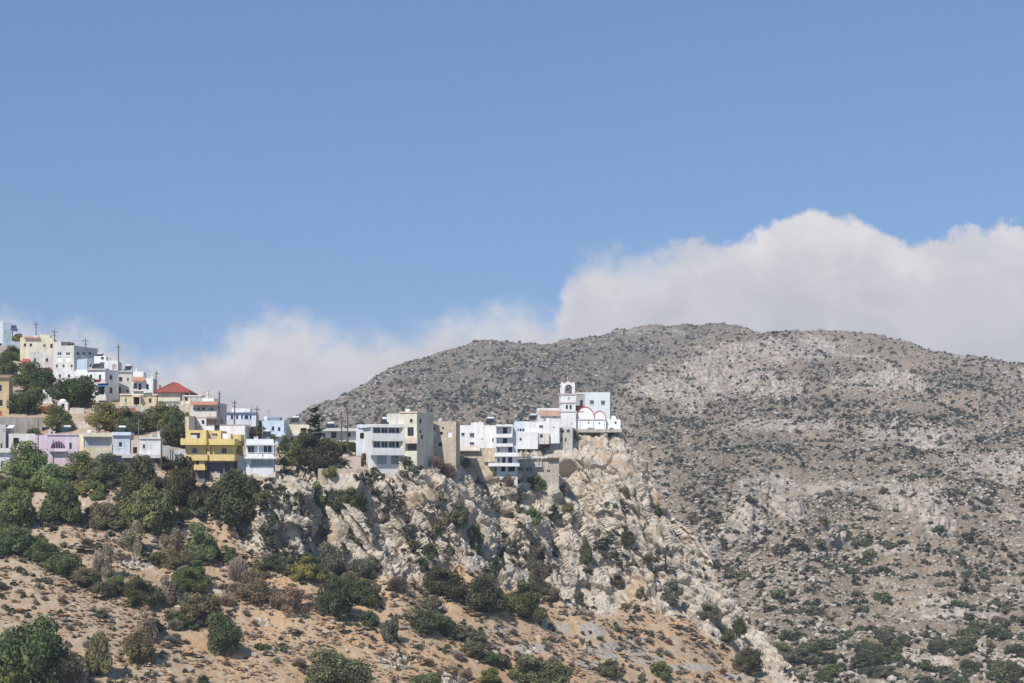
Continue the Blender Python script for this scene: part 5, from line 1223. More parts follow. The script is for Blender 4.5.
def dome(h, px, pyc, rpx, name, col, y, squash=1.0):
    a = h.u(px, y); zc = h.z(pyc, a, y); r = rpx * h.Y / F; k = MB(); n, mr = 14, 6
    for i in range(mr):
        for j in range(n):
            p = [(r * math.cos(t) * math.cos(q), r * math.cos(t) * math.sin(q), r * math.sin(t) * squash) for t, q in ((i * math.pi / 2 / mr, j * 2 * math.pi / n), (i * math.pi / 2 / mr, (j + 1) * 2 * math.pi / n), ((i + 1) * math.pi / 2 / mr, (j + 1) * 2 * math.pi / n), ((i + 1) * math.pi / 2 / mr, j * 2 * math.pi / n))]
            k.quad(*[(a + x, y + yy_, zc + z_) for x, yy_, z_ in p])
    return k.obj(name, paint(col, dirt=.08), h.root, True)
dome(h, 63, 402.1, 4, 'dome', WHITE, 1.5, .8)
h = House('white_steps', 'white steps climbing between the trees of the upper village', 'stairs', 43, 53, 399, 404, 0, 2, col=WHITE, parapet=.05).build()
for q in range(4): h.box(43, 51.5 - 2.2 * q, 399.2 - 2.4 * (q + 1), 400.2 - 2.4 * q, .5 + .3 * q, 2.2 + .3 * q, WHITE, 'step')
h = House('garden_wall', 'curving pale garden wall right of the little shrine', 'wall', 72, 92, 421, 428, -14, .8, col=(.60, .53, .44), parapet=.05, kind='masonry').build()
h = House('garden_wall', 'pale path wall above the yellow green tree', 'wall', 70, 84, 408, 414, -10, .8, col=(.62, .56, .48), parapet=.05).build()
# --- the yellow house
h = House('yellow_house', 'bright yellow house with stacked solid balconies over a grey basement', 'house', 185.5, 233, 441, 462, -13, 9.5, Y=294, col=YEL, dirt=.1, found=.05)
h.win(194.6, 450.6, 5, 5.2, (.35, .3, .3)).win(208.4, 451, 4.8, 5, BROWN, 'd').win(224, 450.6, 5, 5.6, (.35, .3, .3)).win(237.5, 451, 2.6, 5, BROWN, side=True).build()
h.box(185.5, 206.3, 430, 441, -.5, 6.5, YEL, 'top_storey'); up = h.last
for (x0, x1, y0, y1, m_, nm) in ((190.6, 200, 433, 434.8, m_dark, 'awning_box'), (191, 196.6, 435, 440, paint(OFFW), 'curtain'), (197, 199.6, 434.8, 439.6, m_glass, 'window')):
    h.box(x0, x1, y0, y1, -.56, -.48, mat=m_, name=nm); h.last.parent = up
h.box(206.4, 221, 430.6, 441, 1.0, 6.5, YEL, 'top_room'); up = h.last
h.box(212, 216, 434, 439, .92, 1.02, mat=paint((.55, .5, .5)), name='window'); h.last.parent = up; h.box(211.4, 216.6, 433.4, 434.2, .7, 1.02, mat=paint(BROWN), name='lintel'); h.last.parent = up
h.box(222, 230.5, 433.6, 441, 1.4, 4.5, WHITE, 'roof_shed'); h.box(231.5, 241, 434.4, 441, 2.5, 6, YEL, 'terrace_wall')
h.balcony(180.5, 206.6, 438.4, 444.8, 1.6); h.balcony(209, 234.5, 438.8, 444.8, 1.5, wrap=8); h.balcony(185, 207.5, 454.6, 460.4, 1.5); h.balcony(209.5, 234.5, 454.4, 460.6, 1.5, wrap=8); h.box(207.2, 209.8, 439, 461, -.6, .02, YEL, 'pier')
h.box(194.5, 204.5, 460.6, 469.5, -1.0, 4, YEL, 'lower_room'); up = h.last; h.box(195.6, 199, 460.9, 464.4, -1.05, -.98, mat=m_glass, name='window'); h.last.parent = up; h.balcony(193.8, 205, 465.2, 470, 1.9)
h.box(205, 232.6, 461.5, 484, .5, 9, (.17, .17, .19), 'basement'); up = h.last
h.box(209.5, 220, 471.4, 484, .35, .49, mat=paint((.58, .53, .44)), name='basement_door'); h.last.parent = up
for x_ in (207, 224, 231): h.box(x_ - .6, x_ + .6, 461.5, 484, -.3, .2, (.2, .2, .215), 'pillar')
h.box(196, 205, 470.5, 484, -.6, 4, (.22, .21, .21), 'basement_wall'); yh = h
# --- white house with the shuttered basement
h = House('white_balcony_house', 'white house with a railed balcony over a grey shuttered basement', 'house', 246, 273.5, 439, 475.5, -3, 7.5, Y=295.5, col=(.76, .77, .80))
h.win(251, 449.8, 7, 8, (.5, .5, .5), 'd').win(259, 449.5, 3, 6, (.72, .74, .78), 'p').win(267.6, 449.4, 8.6, 8.6, WHITE, 'd').win(262, 463.2, 22, 6.4, (.33, .36, .42), 'p').build()
h.box(245, 274.6, 443.2, 445.2, -1.2, .05, WHITE, 'canopy'); h.rail(244.5, 275.6, 452.4, 458.6, 1.3, WHITE, WHITE, .4); h.box(257.8, 258.6, 445.2, 457, -1.15, -.95, WHITE, 'column'); h.box(272.9, 273.7, 445.2, 457, -1.15, -.95, WHITE, 'column'); h.box(237, 246, 456, 480, .6, 5, (.72, .70, .68), 'stair_wall'); h.chimney(256, 436.6, 4, 3)
# --- long white house by the poles
h = House('long_white_house', 'long white house with a deep balcony behind two tall utility poles', 'house', 319, 356.5, 430.5, 457, 4, 8, Y=318, col=(.70, .70, .66))
h.win(333.8, 435, 5.4, 6.4, BROWN, 'd').win(349, 434.8, 3.6, 4.6, BROWN).win(334.6, 450.2, 3.4, 5, BROWN, 'o').win(324, 435, 3, 4.4, GREY).win(345, 450, 4, 4, GREY).build()
h.box(317.5, 358, 428, 430.9, -1.6, 8.2, OFFW, 'roof'); h.balcony(317.5, 357.5, 440.3, 443.4, 1.5, WHITE)
for x_ in (327, 340.5, 353.5): h.box(x_ - .4, x_ + .4, 443.2, 456, -1.4, -1.1, OFFW, 'column')
h = House('blue_roofed_house', 'small pale house with light blue roof sheds beside the white balcony block', 'house', 356, 369, 429.5, 446, -4, 6, Y=312, col=(.66, .70, .74)); h.win(362.6, 435.8, 5.2, 6, GREY, 'o').build(); h.box(357, 368, 424.4, 430, 1, 4, (.50, .62, .72), 'roof_room'); h.box(358.5, 366.5, 427.6, 428.3, .6, 1.1, (.2, .24, .3), 'awning_bar')
h = House('garden_wall', 'pinkish garden wall left of the white balcony block', 'wall', 341, 361, 456.5, 464, -4, 1, Y=308, col=(.62, .48, .42), parapet=.05).build()
h = House('garden_wall', 'low beige stone wall holding the garden at the cliff edge', 'wall', 318, 357, 468.5, 478, -3, 1, Y=300, col=(.48, .40, .31), parapet=.05, kind='masonry').build()
# --- the white balcony block and its neighbours
h = House('apartment_block', 'white three storey block with solid white balconies on the cliff edge', 'apartment block', 371.5, 404, 426, 468, 17, 9, Y=None, col=(.74, .73, .71), dirt=.12)
for x_ in (377, 384.5, 392, 399): h.win(x_, 430.4, 6.4, 5.4, (.6, .6, .62), 'd'); h.win(x_, 444.4, 6.4, 6.4, (.6, .6, .62), 'd')
h.win(382, 459.6, 9, 9, (.38, .41, .46), 'p').win(396, 460, 10, 8.6, (.34, .37, .42), 'p').win(362.5, 436.5, 3, 4, GREY, side=True).build()
h.box(371, 404.4, 423.8, 427, -1.5, 9.2, (.80, .79, .77), 'roof'); h.balcony(371.4, 404.3, 433.2, 440.8, 1.5); h.balcony(371.4, 404.3, 447.8, 455, 1.5)
for x_ in (371.9, 403.6): h.box(x_ - .5, x_ + .5, 427, 433.4, -1.45, -1.2, (.74, .73, .71), 'pillar'); h.box(x_ - .5, x_ + .5, 440.8, 448, -1.45, -1.2, (.74, .73, .71), 'pillar')
h = House('cream_block', 'cream square block with a dark garage behind the white balcony block', 'house', 399, 417, 412.5, 458, -26, 8, Y=None, col=(.70, .66, .52))
h.win(411.2, 420.8, 3, 3.6, BROWN).win(410.6, 431.6, 6.2, 9, BROWN, 'd').win(411, 447.2, 11.5, 7.4, (.13, .11, .11), 'p', name='garage_door').win(420.5, 421, 2, 4.6, BROWN, side=True).win(420.5, 431.5, 2, 3.4, BROWN, side=True).win(422, 437, 2, 4.4, BROWN, side=True).build()
h.balcony(404.5, 417.6, 438.4, 443.4, 1.2, (.62, .50, .42)); h.box(387, 399.4, 413.6, 440, 1.2, 7, (.55, .53, .46), 'rear_wing'); h.box(399, 417.4, 411.8, 413, -.2, .3, CREAM, 'roof_edge')
h = House('stone_house', 'tall unplastered stone house with two white shutters', 'house', 427, 456, 421.5, 466, -6, 9, Y=None, col=STONE, kind='masonry', dirt=.1)
h.win(434, 434.2, 4.4, 5.4, WHITE, 'p').win(450, 434.4, 4.4, 5.4, WHITE, 'p').win(433.6, 428.2, 2.2, 3, BROWN, 'o').win(441.4, 433.2, 2.8, 2.8, BROWN, 'o').win(440.2, 444.5, 4, 4, BROWN, 'o').win(443, 428, 1.8, 1.8, BROWN, 'o').build(); h.chimney(432.5, 419.4, 1.6, 2); h.chimney(450, 419.8, 1.6, 2)
RW = min(float(ground_at(q, 463)[1]) for q in (460, 470, 480, 490)) - .25
h = House('white_house', 'broad white house with small square windows right of the stone house', 'house', 457.5, 496, 425.2, 450, -2, 9, Y=RW + 3, col=WHITE)
for a_ in ((463, 434.4, 3.6, 3.2), (472, 435.2, 4.8, 4.6), (472, 443.6, 4.8, 3.2), (482, 439, 1.8, 1.8), (493, 440, 2, 4)): h.win(*a_, GREY)
h.build(); h.box(471, 483.5, 422.4, 426, .8, 4, WHITE, 'roof_room'); h.antenna(473.6, 415.5, 1.5); h.chimney(480, 421, 1.4, 2)
h = House('rubble_wall', 'tan rubble wall below the broad white house', 'wall', 457.5, 495, 448, 464, -3, 2, Y=RW, col=(.50, .41, .31), kind='masonry', parapet=.1)
h.win(462, 453, 2.2, 2.4, BROWN, 'o').build(); h.slope(457, 480, 446.5, 450.4, .9, .1, (.58, .52, .44), 'lean_to_roof', 'plaster'); h.box(484, 495, 449.4, 462, -.6, .2, (.62, .50, .36), 'buttress', 'masonry')
h = House('balcony_tower', 'narrow white stack of five balconies with navy doors', 'apartment block', 496.5, 517.5, 425, 475, 2, 8, Y=None, col=(.66, .67, .70), dirt=.1)
for a_ in ((505, 430.6, 4.4, 6), (505, 440.8, 4.4, 5), (510.2, 450, 4, 6.4), (503.8, 460, 3.2, 5.6), (510.2, 460, 4, 6)): h.win(*a_, NAVY, 'n')
for a_ in ((498.6, 449.6, 1.8, 3.6), (498.6, 459.8, 1.8, 4)): h.win(*a_, GREY)
h.win(503.2, 469, 4, 5, GREY, 'o').win(511.6, 469, 6.6, 5, GREY, 'o').build()
h.balcony(495.6, 512.4, 433.8, 437.4, 1.3, WHITE); h.balcony(495.6, 513, 443.4, 446.6, 1.3, WHITE); h.balcony(495, 518.6, 452.6, 456.4, 1.4, WHITE); h.balcony(488.5, 519.5, 463, 466.2, 1.7, WHITE); h.box(495.8, 512.6, 424.4, 426.4, -1.3, .05, WHITE, 'roof_edge'); h.box(511.6, 512.6, 426.4, 434, -1.28, .0, WHITE, 'end_wall'); h.box(495.6, 496.4, 426.4, 463, -1.0, .0, WHITE, 'end_wall')
h = House('terrace_house', 'grey stone terrace house with a white slab roof under the orange rocks', 'house', 518, 559, 459, 482, 0, 8, Y=None, col=(.46, .40, .33), kind='masonry', dirt=.12)
for a_ in ((521, 469.4, 5, 4.4), (529, 469.4, 7, 4.8), (548.6, 471.2, 4.2, 3)): h.win(*a_, (.5, .45, .4))
h.build(); h.box(517.8, 548, 456.6, 457.8, -.7, 4, WHITE, 'terrace_roof')
for x_ in (518.4, 524, 531.5, 538, 541): h.box(x_ - .25, x_ + .25, 457.8, 467, -.6, -.4, OFFW, 'terrace_post')
h.rail(517.6, 542, 462.6, 467, .9, GREY, OFFW, .25); h.box(547, 559.6, 457.4, 459.2, -.8, 3, BROWN, 'lean_to')
h = House('white_house', 'white house with a pale blue left bay stepping down above the orange rocks', 'house', 525, 559.5, 421.5, 434, 3, 7, Y=352, col=WHITE)
h.win(541.2, 426.6, 4.2, 3.2, GREY).win(554, 427.4, 1.8, 1.8, GREY).build(); h.box(514.5, 526, 421.4, 433, .4, 6, (.62, .70, .78), 'blue_bay'); up = h.last
for x_ in (517.6, 520.6, 523.4): h.box(x_ - 1, x_ + 1, 428.6, 431.2, .34, .42, mat=paint(NAVY), name='window'); h.last.parent = up
h.box(512, 538, 432, 449, -1.2, 5, WHITE, 'lower_storey'); up = h.last; h.box(519.6, 521.6, 438, 440.4, -1.25, -1.18, mat=m_glass, name='window'); h.last.parent = up
h.box(538, 549, 433, 444, -.8, 4, (.72, .66, .58), 'side_room'); up = h.last; h.box(540, 542.6, 434.4, 437.4, -.85, -.78, mat=m_glass, name='window'); h.last.parent = up
h = House('stone_house', 'small low grey house under the white house right of the orange rocks', 'house', 549.5, 559, 433.5, 447, 0, 5, Y=None, col=(.50, .46, .41), kind='masonry'); h.win(553.8, 437.6, 2.2, 3, BROWN).build()
h = House('stone_house', 'small grey stone house with four dark windows below the bell tower', 'house', 559.5, 572.5, 427.5, 447, -4, 5, Y=None, col=(.52, .48, .43), kind='masonry')
for a_ in ((562.8, 431, 3, 3), (568.2, 431, 3, 3), (561.8, 439.4, 2.2, 3.6), (565.6, 439.6, 1.8, 3.2)): h.win(*a_, BROWN)
h.build()
# --- the church
CY = min(float(ground_at(q, 434)[1]) for q in range(574, 622, 4)) - .3
h = House('church_annex', 'white annex with an orange tiled roof left of the bell tower', 'building', 538, 562, 415, 427, 6, 7, Y=CY + 1.5, col=(.74, .70, .69)); h.win(555, 417, 1.8, 2, GREY).win(545, 420, 2, 2.4, GREY).build(); h.slope(540, 561.5, 410.2, 415.6, .4, 3.2, (.50, .31, .24)); h.box(538, 561, 408, 414.4, 3.2, 7, (.76, .76, .78), 'rear_wall')
h = House('church_house', 'large bluish white cubic house directly behind the church', 'house', 575.5, 610, 392.5, 432, -3, 9, Y=CY + 13, col=(.66, .68, .68), dirt=.08)
h.win(592, 402.4, 4.2, 4.4, GREY).win(603, 402.8, 4.2, 4.4, GREY).win(580.6, 401.4, 8.6, 15, (.40, .38, .36), 'p', name='loggia_shade_panel').build(); h.box(580, 582.6, 400, 405.4, .04, .11, mat=paint(NAVY), name='loggia_door')  # grey panel carries the shade of the loggia recess in its colour
h = House('bell_tower', 'white church bell tower with arched belfry and orange cap', 'bell tower', 561.5, 576, 411.5, 433, 9, 3.4, Y=CY + .6, col=WHITE, parapet=.05); h.win(572, 424, 1.2, 2, GREY).build()
def hb(px0, px1, pt, pb, g, col, nm): h.box(px0, px1, pt, pb, g, 3.4 - g, col, nm)
hb(560.8, 576.6, 410.6, 411.9, -.15, (.66, .55, .55), 'cornice'); hb(561.4, 575.6, 403.2, 410.6, .02, (.80, .79, .78), 'middle_stage'); ms_ = h.last
for x_ in (566.8, 570.6): h.box(x_ - 1.0, x_ + 1.0, 405, 409, -.02, .1, mat=m_glass, name='window'); h.last.parent = ms_
hb(560.8, 576.2, 402, 403.2, -.15, (.62, .50, .50), 'cornice'); hb(561.4, 575.6, 394.6, 402, .02, WHITE, 'upper_stage'); ms_ = h.last
h.box(568, 570, 396.6, 399.6, -.02, .1, mat=paint((.5, .46, .46)), name='window'); h.last.parent = ms_
hb(560.6, 576.4, 393.4, 394.6, -.18, (.66, .55, .55), 'cornice')
# belfry: four piers and real arches
a_, b_ = h.u(562.2), h.u(575); zb_ = h.z(393.4); w_ = b_ - a_; pz = .62; k = MB(); y0_, y1_ = .15, .15 + w_
sp = h.z(388.4); ro = w_ / 2; ri = ro - pz; cxx = (a_ + b_) / 2; cyy = (y0_ + y1_) / 2; na = 14; zt_ = sp + ro
for x_ in (a_, b_ - pz):
    for y_ in (y0_, y1_ - pz): k.box(x_, x_ + pz, y_, y_ + pz, zb_, sp)
def ring(c, t, r): return (c + r * math.cos(t), sp + r * math.sin(t))
for i in range(na):
    t0, t1 = math.pi * i / na, math.pi * (i + 1) / na
    for y_ in (y0_ - .004, y1_ - .4): k.prism([ring(cxx, t0, ri), ring(cxx, t0, ro), ring(cxx, t1, ro), ring(cxx, t1, ri)], y_, y_ + .404)
    for x_ in (a_ - .004, b_ - .4):
        o = len(k.V); pts_ = [ring(cyy, t0, ri), ring(cyy, t0, ro), ring(cyy, t1, ro), ring(cyy, t1, ri)]
        k.V += [(x_, y, z) for y, z in pts_] + [(x_ + .404, y, z) for y, z in pts_]
        k.F += [tuple(o + j for j in f) for f in ((3, 2, 1, 0), (4, 5, 6, 7), (1, 2, 6, 5), (0, 4, 7, 3))]
bel = k.obj('belfry', paint((.80, .76, .74), dirt=.1), h.root)
k = MB(); k.tube([(cxx, cyy, sp + .5), (cxx, cyy, sp + .2), (cxx, cyy, sp - .2), (cxx, cyy, sp - .5)], [.06, .2, .32, .42], 10); k.obj('bell', m_metal, bel)
k = MB(); e = .3; zc_ = sp + ro * .5; k.V += [(a_ + e, y0_ + e, zc_), (b_ - e, y0_ + e, zc_), (b_ - e, y1_ - e, zc_), (a_ + e, y1_ - e, zc_), (cxx, cyy, h.z(379.6))]
k.F += [(0, 1, 4), (1, 2, 4), (2, 3, 4), (3, 0, 4), (3, 2, 1, 0)]; rf_ = k.obj('roof', paint((.50, .27, .19), kind='tile'), h.root)
k = MB(); zq = h.z(379.6); k.box(cxx - .04, cxx + .04, cyy - .04, cyy + .04, zq, zq + .9); k.box(cxx - .25, cxx + .25, cyy - .035, cyy + .035, zq + .5, zq + .58); k.obj('cross', paint(WHITE), rf_)
h = House('church', 'white church with two vaulted gables edged in red on the cliff top', 'church', 575.5, 606, 419.5, 431, -2, 8, Y=CY + 2, col=WHITE, parapet=.05, dirt=.05)
h.win(588.6, 422.8, 1.8, 2, GREY).win(599.4, 423.4, 1.6, 2, GREY).build()
def vault(px0, px1, apex, spring, y0, y1):
    a, b = h.u(px0), h.u(px1); zs_, za = h.z(spring), h.z(apex); n = 16; c = (a + b) / 2; r = (b - a) / 2
    P_ = [(c + r * math.cos(math.pi * i / n), zs_ + (za - zs_) * math.sin(math.pi * i / n)) for i in range(n + 1)]
    k = MB(); k.prism(P_ + [(a, zs_ - .6), (b, zs_ - .6)], y0, y1); v = k.obj('vaulted_roof', paint(WHITE, dirt=.05), h.root)
    k = MB(); Q_ = [(c + (r + .22) * math.cos(math.pi * i / n), zs_ + (za - zs_ + .22) * math.sin(math.pi * i / n)) for i in range(n + 1)]
    for i in range(n): k.prism([P_[i], Q_[i], Q_[i + 1], P_[i + 1]], y0 - .08, y0 + .5)
    k.obj('red_trim', paint((.42, .12, .10)), v)
vault(576.4, 594, 407.4, 419.2, .3, 7.8); vault(593.6, 605.4, 411.6, 419.2, .5, 7.5)
h.slope(574.6, 584, 405.6, 411.4, -.2, 3.5, (.55, .16, .10), 'tiled_roof')
for x_ in (579.6, 592.8, 604): h.box(x_ - .35, x_ + .35, 419.4, 430, -.2, .02, (.78, .77, .76), 'pilaster')
h.box(575, 606.4, 418.8, 419.8, -.22, .25, (.70, .66, .66), 'cornice')
h = House('domed_room', 'small white cubic room with a white dome right of the church', 'chapel', 606.5, 620.5, 419.5, 431, -3, 4.5, Y=CY + 2.2, col=WHITE, parapet=.05, dirt=.06); h.win(615.6, 422.8, 2.4, 2.8, GREY).build(); h.box(611.2, 616.2, 418, 419.7, .8, 3, WHITE, 'drum'); dome(h, 613.7, 418.1, 2.5, 'dome', WHITE, 1.9)
h = House('church_terrace_wall', 'thin grey terrace wall carrying the church on the cliff top', 'wall', 572.5, 622, 429.2, 431, -2, 9, Y=CY, col=(.46, .41, .36), parapet=.02, kind='masonry', found=.35).build()

# --- things on roofs
def tank(name, label, hs, px, pt, pb, rpx, y, col, cat='water tank', horiz=False):
    a = hs.u(px, y); z0, z1 = hs.z(pb, a, y), hs.z(pt, a, y); w3 = Vector((hs.O[0] + hs.c * a - hs.s * y, hs.O[1] + hs.s * a + hs.c * y, hs.O[2] + z0))
    r = rpx * hs.Y / F; H = z1 - z0; k = MB()
    k.tube([(0, 0, 0), (0, 0, .02), (0, 0, H * .85), (0, 0, H * .95), (0, 0, H)], [r * .1, r, r, r * .7, r * .12], 14)
    o = k.obj(name, paint(col, .5, .08), None, False); o.location = w3; tag(o, label, cat)
    k = MB(); k.tube([(0, 0, H - .02), (0, 0, H + .1)], [r * .35, r * .3], 10); k.obj('lid', m_metal, o)
tank('water_tank', 'black water tank on the flat roof of the yellow house', yh, 217, 424.6, 430.6, 2.6, 4, (.02, .02, .022))

def heater(px, py, Y, label):
    b = P(px, py, Y); r = bpy.data.objects.new('solar_heater', None); COL.objects.link(r); r.location = b; r.rotation_euler = (0, 0, R(-15)); tag(r, label, 'solar heater', 'solar water heaters on the roofs')
    k = MB(); k.V += [(-.9, -.5, .15), (.9, -.5, .15), (.9, .5, 1.15), (-.9, .5, 1.15), (-.9, -.44, .09), (.9, -.44, .09), (.9, .56, 1.09), (-.9, .56, 1.09)]
    k.F += [(0, 1, 2, 3), (7, 6, 5, 4), (0, 4, 5, 1), (1, 5, 6, 2), (2, 6, 7, 3), (3, 7, 4, 0)]; k.obj('panel', m_glass, r)
    k = MB(); k.tube([(-.75, .62, 1.3), (-.74, .62, 1.3), (.74, .62, 1.3), (.75, .62, 1.3)], [.05, .25, .25, .05], 12); k.obj('tank', paint((.62, .63, .64), .4, .05), r)
    k = MB()
    for x_ in (-.7, .7): k.box(x_ - .03, x_ + .03, .58, .64, -.9, 1.1); k.box(x_ - .03, x_ + .03, -.47, -.41, -.9, .12)
    k.obj('stand', m_metal, r)
def on_roof(nm, px, y=3.0):
    h_ = next(q for q in HOUSES if q.root['label'] == nm); a = h_.u(px, y)
    w3 = (h_.O[0] + h_.c * a - h_.s * y, h_.O[1] + h_.s * a + h_.c * y, h_.O[2] + h_.H - h_.par + .9)
    return 512 + w3[0] * F / w3[1], HZ - w3[2] * F / w3[1], w3[1]
for nm, px in (('pink house with a large arched window', 66), ('pale blue grey house with one white framed window', 121), ('white two storey house with a blue awning over its balcony', 96), ('white house with a railed balcony over a grey shuttered basement', 266),
               ('white three storey block with solid white balconies on the cliff edge', 385), ('broad white house with small square windows right of the stone house', 490), ('long white house with a deep balcony behind two tall utility poles', 330), ('pale sage house squeezed right of the blue awning house', 128), ('long low cream house left of the layered conifer', 295), ('light blue flat roofed house above the white house with the blue awning', 99), ('white house with a pale blue left bay stepping down above the orange rocks', 533)):
    heater(*on_roof(nm, px), ('solar water heater standing on the roof of the ' + ' '.join(nm.split()[:6])))
for nm, px, y_, c_, wd in (('cream flat roofed house behind the tall wooden pole on the crest', 36, 4, WHITE, 'white'), ('white two storey house with a blue awning over its balcony', 92, 4.5, GREY, 'grey'), ('low cream house with an arched porch below the dark blue shutters', 146, 4.5, WHITE, 'white'), ('cream house with a wide grey garage front between the pink and blue grey houses', 90, 5, WHITE, 'white'),
                         ('small white flat roofed house with one small window above the very dark tree', 152, 5, GREY, 'grey'), ('tall light blue house with a white tank on its roof', 266, 1.4, WHITE, 'white'), ('cream square block with a dark garage behind the white balcony block', 408, 4, WHITE, 'white'), ('tall unplastered stone house with two white shutters', 441, 4, GREY, 'grey'), ('white house with a pale blue left bay stepping down above the orange rocks', 548, 3.5, WHITE, 'white')):
    h_ = next(q for q in HOUSES if q.root['label'] == nm); a = h_.u(px, y_); zt = h_.H - h_.par
    pz_ = HZ - (h_.O[2] + zt) * F / (h_.O[1] + h_.s * a + h_.c * y_)
    tank('water_tank', wd + ' water tank on the roof of the ' + ' '.join(nm.split()[:7]), h_, px, pz_ - 1.35 / h_.Y * F, pz_, .55 / h_.Y * F, y_, c_)
# --- magenta flowers on the balcony of the blue awning house
a = wb.u(98, -.9); z = wb.z(383.4, a, -.9)
o = bpy.data.objects.new('balcony_flowers', SML[1]); COL.objects.link(o); o.location = (wb.O[0] + wb.c * a + wb.s * .9, wb.O[1] + wb.s * a - wb.c * .9, wb.O[2] + z + .2); o.scale = (1.7, .7, .75); o.color = (.42, .03, .10, 1); tag(o, 'red flowers on the upper balcony of the blue awning house', 'flowers')

# --- utility poles and wires
def pole(px, pt, pb, label, lean=0, arm=1.0, Y=None, wid=.13, light=False):
    Y = float(ground_at(px, max(pb, ytop_safe(px)))[1]) if Y is None else Y
    b = P(px, pb, Y); H = (pb - pt) * Y / F
    r = bpy.data.objects.new('utility_pole', None); COL.objects.link(r); r.location = b; tag(r, label, 'utility pole')
    dx = lean * Y / F
    k = MB(); k.tube([(0, 0, -2.5), (dx * .5, 0, H * .5), (dx, 0, H)], [wid * 1.25, wid, wid * .75], 8); k.obj('pole', m_wood if not light else m_metal, r, True)
    if arm:
        k = MB(); k.box(dx - arm, dx + arm, -.17, -.07, H - .75, H - .62); k.box(dx - arm * .7, dx + arm * .7, -.17, -.07, H - 1.5, H - 1.39); k.obj('crossarm', m_wood, r)
        for q in (-.92, -.45, .45, .92):
            k = MB(); k.tube([(dx + q * arm, -.12, H - .63), (dx + q * arm, -.12, H - .45), (dx + q * arm, -.12, H - .36)], [.05, .075, .03], 6); k.obj('insulator', paint((.35, .28, .24)), r)
    return Vector(b) + Vector((dx, -.12, H - .4))
POLES = {}
for key, a_ in {'a': (36, 322, 353, 'tall brown wooden pole in front of the cream house on the crest', 0, .7),
                'b': (41.2, 337.5, 364, 'shorter weathered pole just right of the tall brown one', 0, 0),
                'c': (54.5, 329.5, 352, 'pole with crossarm behind the grey three storey house', 0, .8),
                'd': (85.5, 338.5, 361, 'pole rising behind the light blue flat roofed house', 0, .9),
                'e': (118.6, 344.5, 372, 'grey pole behind the right end of the blue awning house', 0, .35),
                'f': (154, 371, 396, 'leaning pole left of the red hipped roof', 2.6, .5),
                'g': (219.4, 391, 408, 'thick short pole above the tiled canopy house', 0, .3),
                'h': (234.6, 400, 429, 'pole in front of the house with blue shutters', 0, .6),
                'i': (257, 406.5, 430, 'pole between the blue shuttered house and the round dark tree', 0, .6)}.items():
    POLES[key] = pole(*a_)
pole(262.6, 425, 441, 'slim pale pole on the roof of the white house with the railed balcony', 0, 0, 299, .1, True)
pole(341.6, 411, 454, 'left one of the two tall dark poles before the long white house', 0, .35, 313)
pole(347.6, 408.5, 454, 'right and taller one of the two dark poles before the long white house', 0, .35, 314)
pole(161.4, 427, 457, 'dark pole at the right corner of the small white flat roofed house', 0, .25, 294)
pole(138.5, 418, 438, 'thin pale mast on the roof left of the small white flat roofed house', 0, 0, 298, .06, True)
pole(38.2, 418, 452, 'thin dark pole in front of the left wing of the pink house', 0, 0, 294, .09)
def cable(p, q, sag, label):
    n = 14; pts = [p.lerp(q, i / n) - Vector((0, 0, sag * 4 * (i / n) * (1 - i / n))) for i in range(n + 1)]
    k = MB(); o0 = pts[0]; k.tube([tuple(v - o0) for v in pts], .022, 4); o = k.obj('power_cable', m_metal, None, True); o.location = o0; tag(o, label, 'cable', 'power cables between the poles')
for a_, b_, s_, l_ in (('a', 'c', .8, 'power cable from the tall brown pole to the next pole on the crest'), ('c', 'd', 1.2, 'power cable sagging above the grey three storey house'), ('d', 'e', 1.5, 'power cable sagging above the small white house with the pinkish door'), ('e', 'f', 1.6, 'power cable above the sage and orange canopy houses'), ('g', 'h', .5, 'power cable beside the thick short pole'), ('h', 'i', .6, 'power cable above the house with blue shutters')):
    cable(POLES[a_], POLES[b_], s_, l_)
    cable(POLES[a_] - Vector((.3, 0, .7)), POLES[b_] - Vector((.3, 0, .7)), s_ * 1.1, 'lower ' + l_)

rq = random.Random(3)
for h_ in HOUSES:
    if h_.root['category'] in ('house', 'apartment block') and h_.L > 4 and not any(c.name.startswith('antenna') for c in h_.root.children):
        a_ = rq.uniform(.25, .8) * h_.L; y_ = rq.uniform(1.5, h_.depth - 1.5) if h_.depth > 4 else 1.5; zt = h_.H + rq.uniform(1.4, 2.8); k = MB(); k.tube([(a_, y_, h_.H - h_.par), (a_, y_, zt)], .035, 5)
        for q, l in ((.1, .45), (.3, .6), (.5, .35)): k.tube([(a_ - l, y_ + .05, zt - q), (a_ + l, y_ + .05, zt - q)], .022, 4)
        k.obj('antenna', m_metal, h_.root)
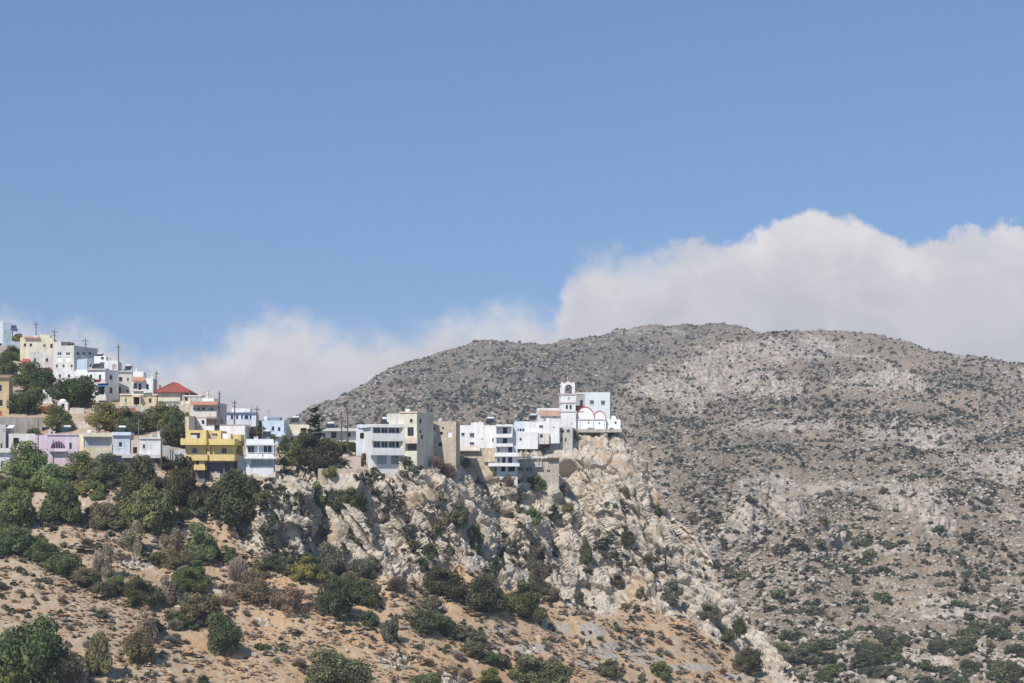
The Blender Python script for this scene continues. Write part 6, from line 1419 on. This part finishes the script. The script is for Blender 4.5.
# --- the layered conifer
Yc = 306.0; b = P(315, 462, Yc); Hc = (462 - 406.5) * Yc / F
r = bpy.data.objects.new('araucaria_tree', None); COL.objects.link(r); r.location = b; tag(r, 'tall layered conifer with bare tiers above the large dark tree', 'tree')
k = MB(); k.tube([(0, 0, -1), (0, 0, Hc * .5), (.1, 0, Hc)], [.24, .15, .03], 8); tk = k.obj('trunk', m_bark, r, True)
rg = np.random.default_rng(4); Q, T_ = [], []; kb = MB()
for tier in range(13):
    z = Hc * (.20 + .062 * tier + rg.normal(0, .008)); ln = (2.75 * (1 - tier / 13.2) ** .75 + .3); nb = int(rg.integers(4, 8)); off = rg.random() * 6
    for j in range(nb):
        a = off + j * 2 * math.pi / nb + rg.normal(0, .3); d = np.array([math.cos(a), math.sin(a), 0]); l = ln * rg.uniform(.5, 1.15)
        z += rg.normal(0, .1); d = d + np.array([0, 0, rg.normal(.02, .1)])
        kb.tube([(0, 0, z), tuple(d * l * .55 + [0, 0, z + .05]), tuple(d * l + [0, 0, z + .28])], [.05, .035, .012], 4)
        n = int(85 * l); t = rg.uniform(.15, 1, n); c = d[None] * (l * t)[:, None]; c[:, 2] += z + .05 + .24 * t ** 2
        s_ = np.array([-d[1], d[0], 0]); c += s_[None] * (rg.normal(0, .24, n) * (1.1 - .5 * t))[:, None] + rg.normal(0, .07, (n, 3))
        e1 = rnd_dirs(rg, n) * .17; e2 = rnd_dirs(rg, n) * .09
        Q.append(np.stack([c - e1, c + e2, c + e1, c - e2], 1).reshape(-1, 3))
kb.obj('branch', m_bark, tk)
Q = np.vstack(Q); cr = np_mesh('crown', Q, np.arange(len(Q)).reshape(-1, 4), m_leaf, False, {'tone': np.repeat(rg.random(len(Q) // 4), 4)}, r); cr.color = (.03, .042, .03, 1)

# --- tiny ruin on the far hill
g = hill_at(820, 492)
k = MB(); w_ = 26 * g[1] / F; hh = 6 * g[1] / F
k.box(0, w_, 0, .6, -1.5, hh); k.box(0, .6, .6, 4, -1.5, hh * .9); k.box(w_ - .6, w_, .6, 4, -1.5, hh * .7); k.box(w_ * .45, w_ * .5, .6, 4, -1.5, hh * .8)
o = k.obj('stone_ruin', paint((.50, .45, .38), kind='masonry'), None); o.location = (g[0] - w_ / 2, g[1], g[2]); tag(o, 'long low pale stone ruin on the far hillside', 'ruin')

if PRINT_Y:
    print('CY', CY, 'RW', RW, [(round(o.location.y), o['label'][:30]) for o in bpy.data.objects if o.parent is None and o.type == 'EMPTY' and o.get('category') in ('house', 'wall', 'apartment block', 'church', 'bell tower')])
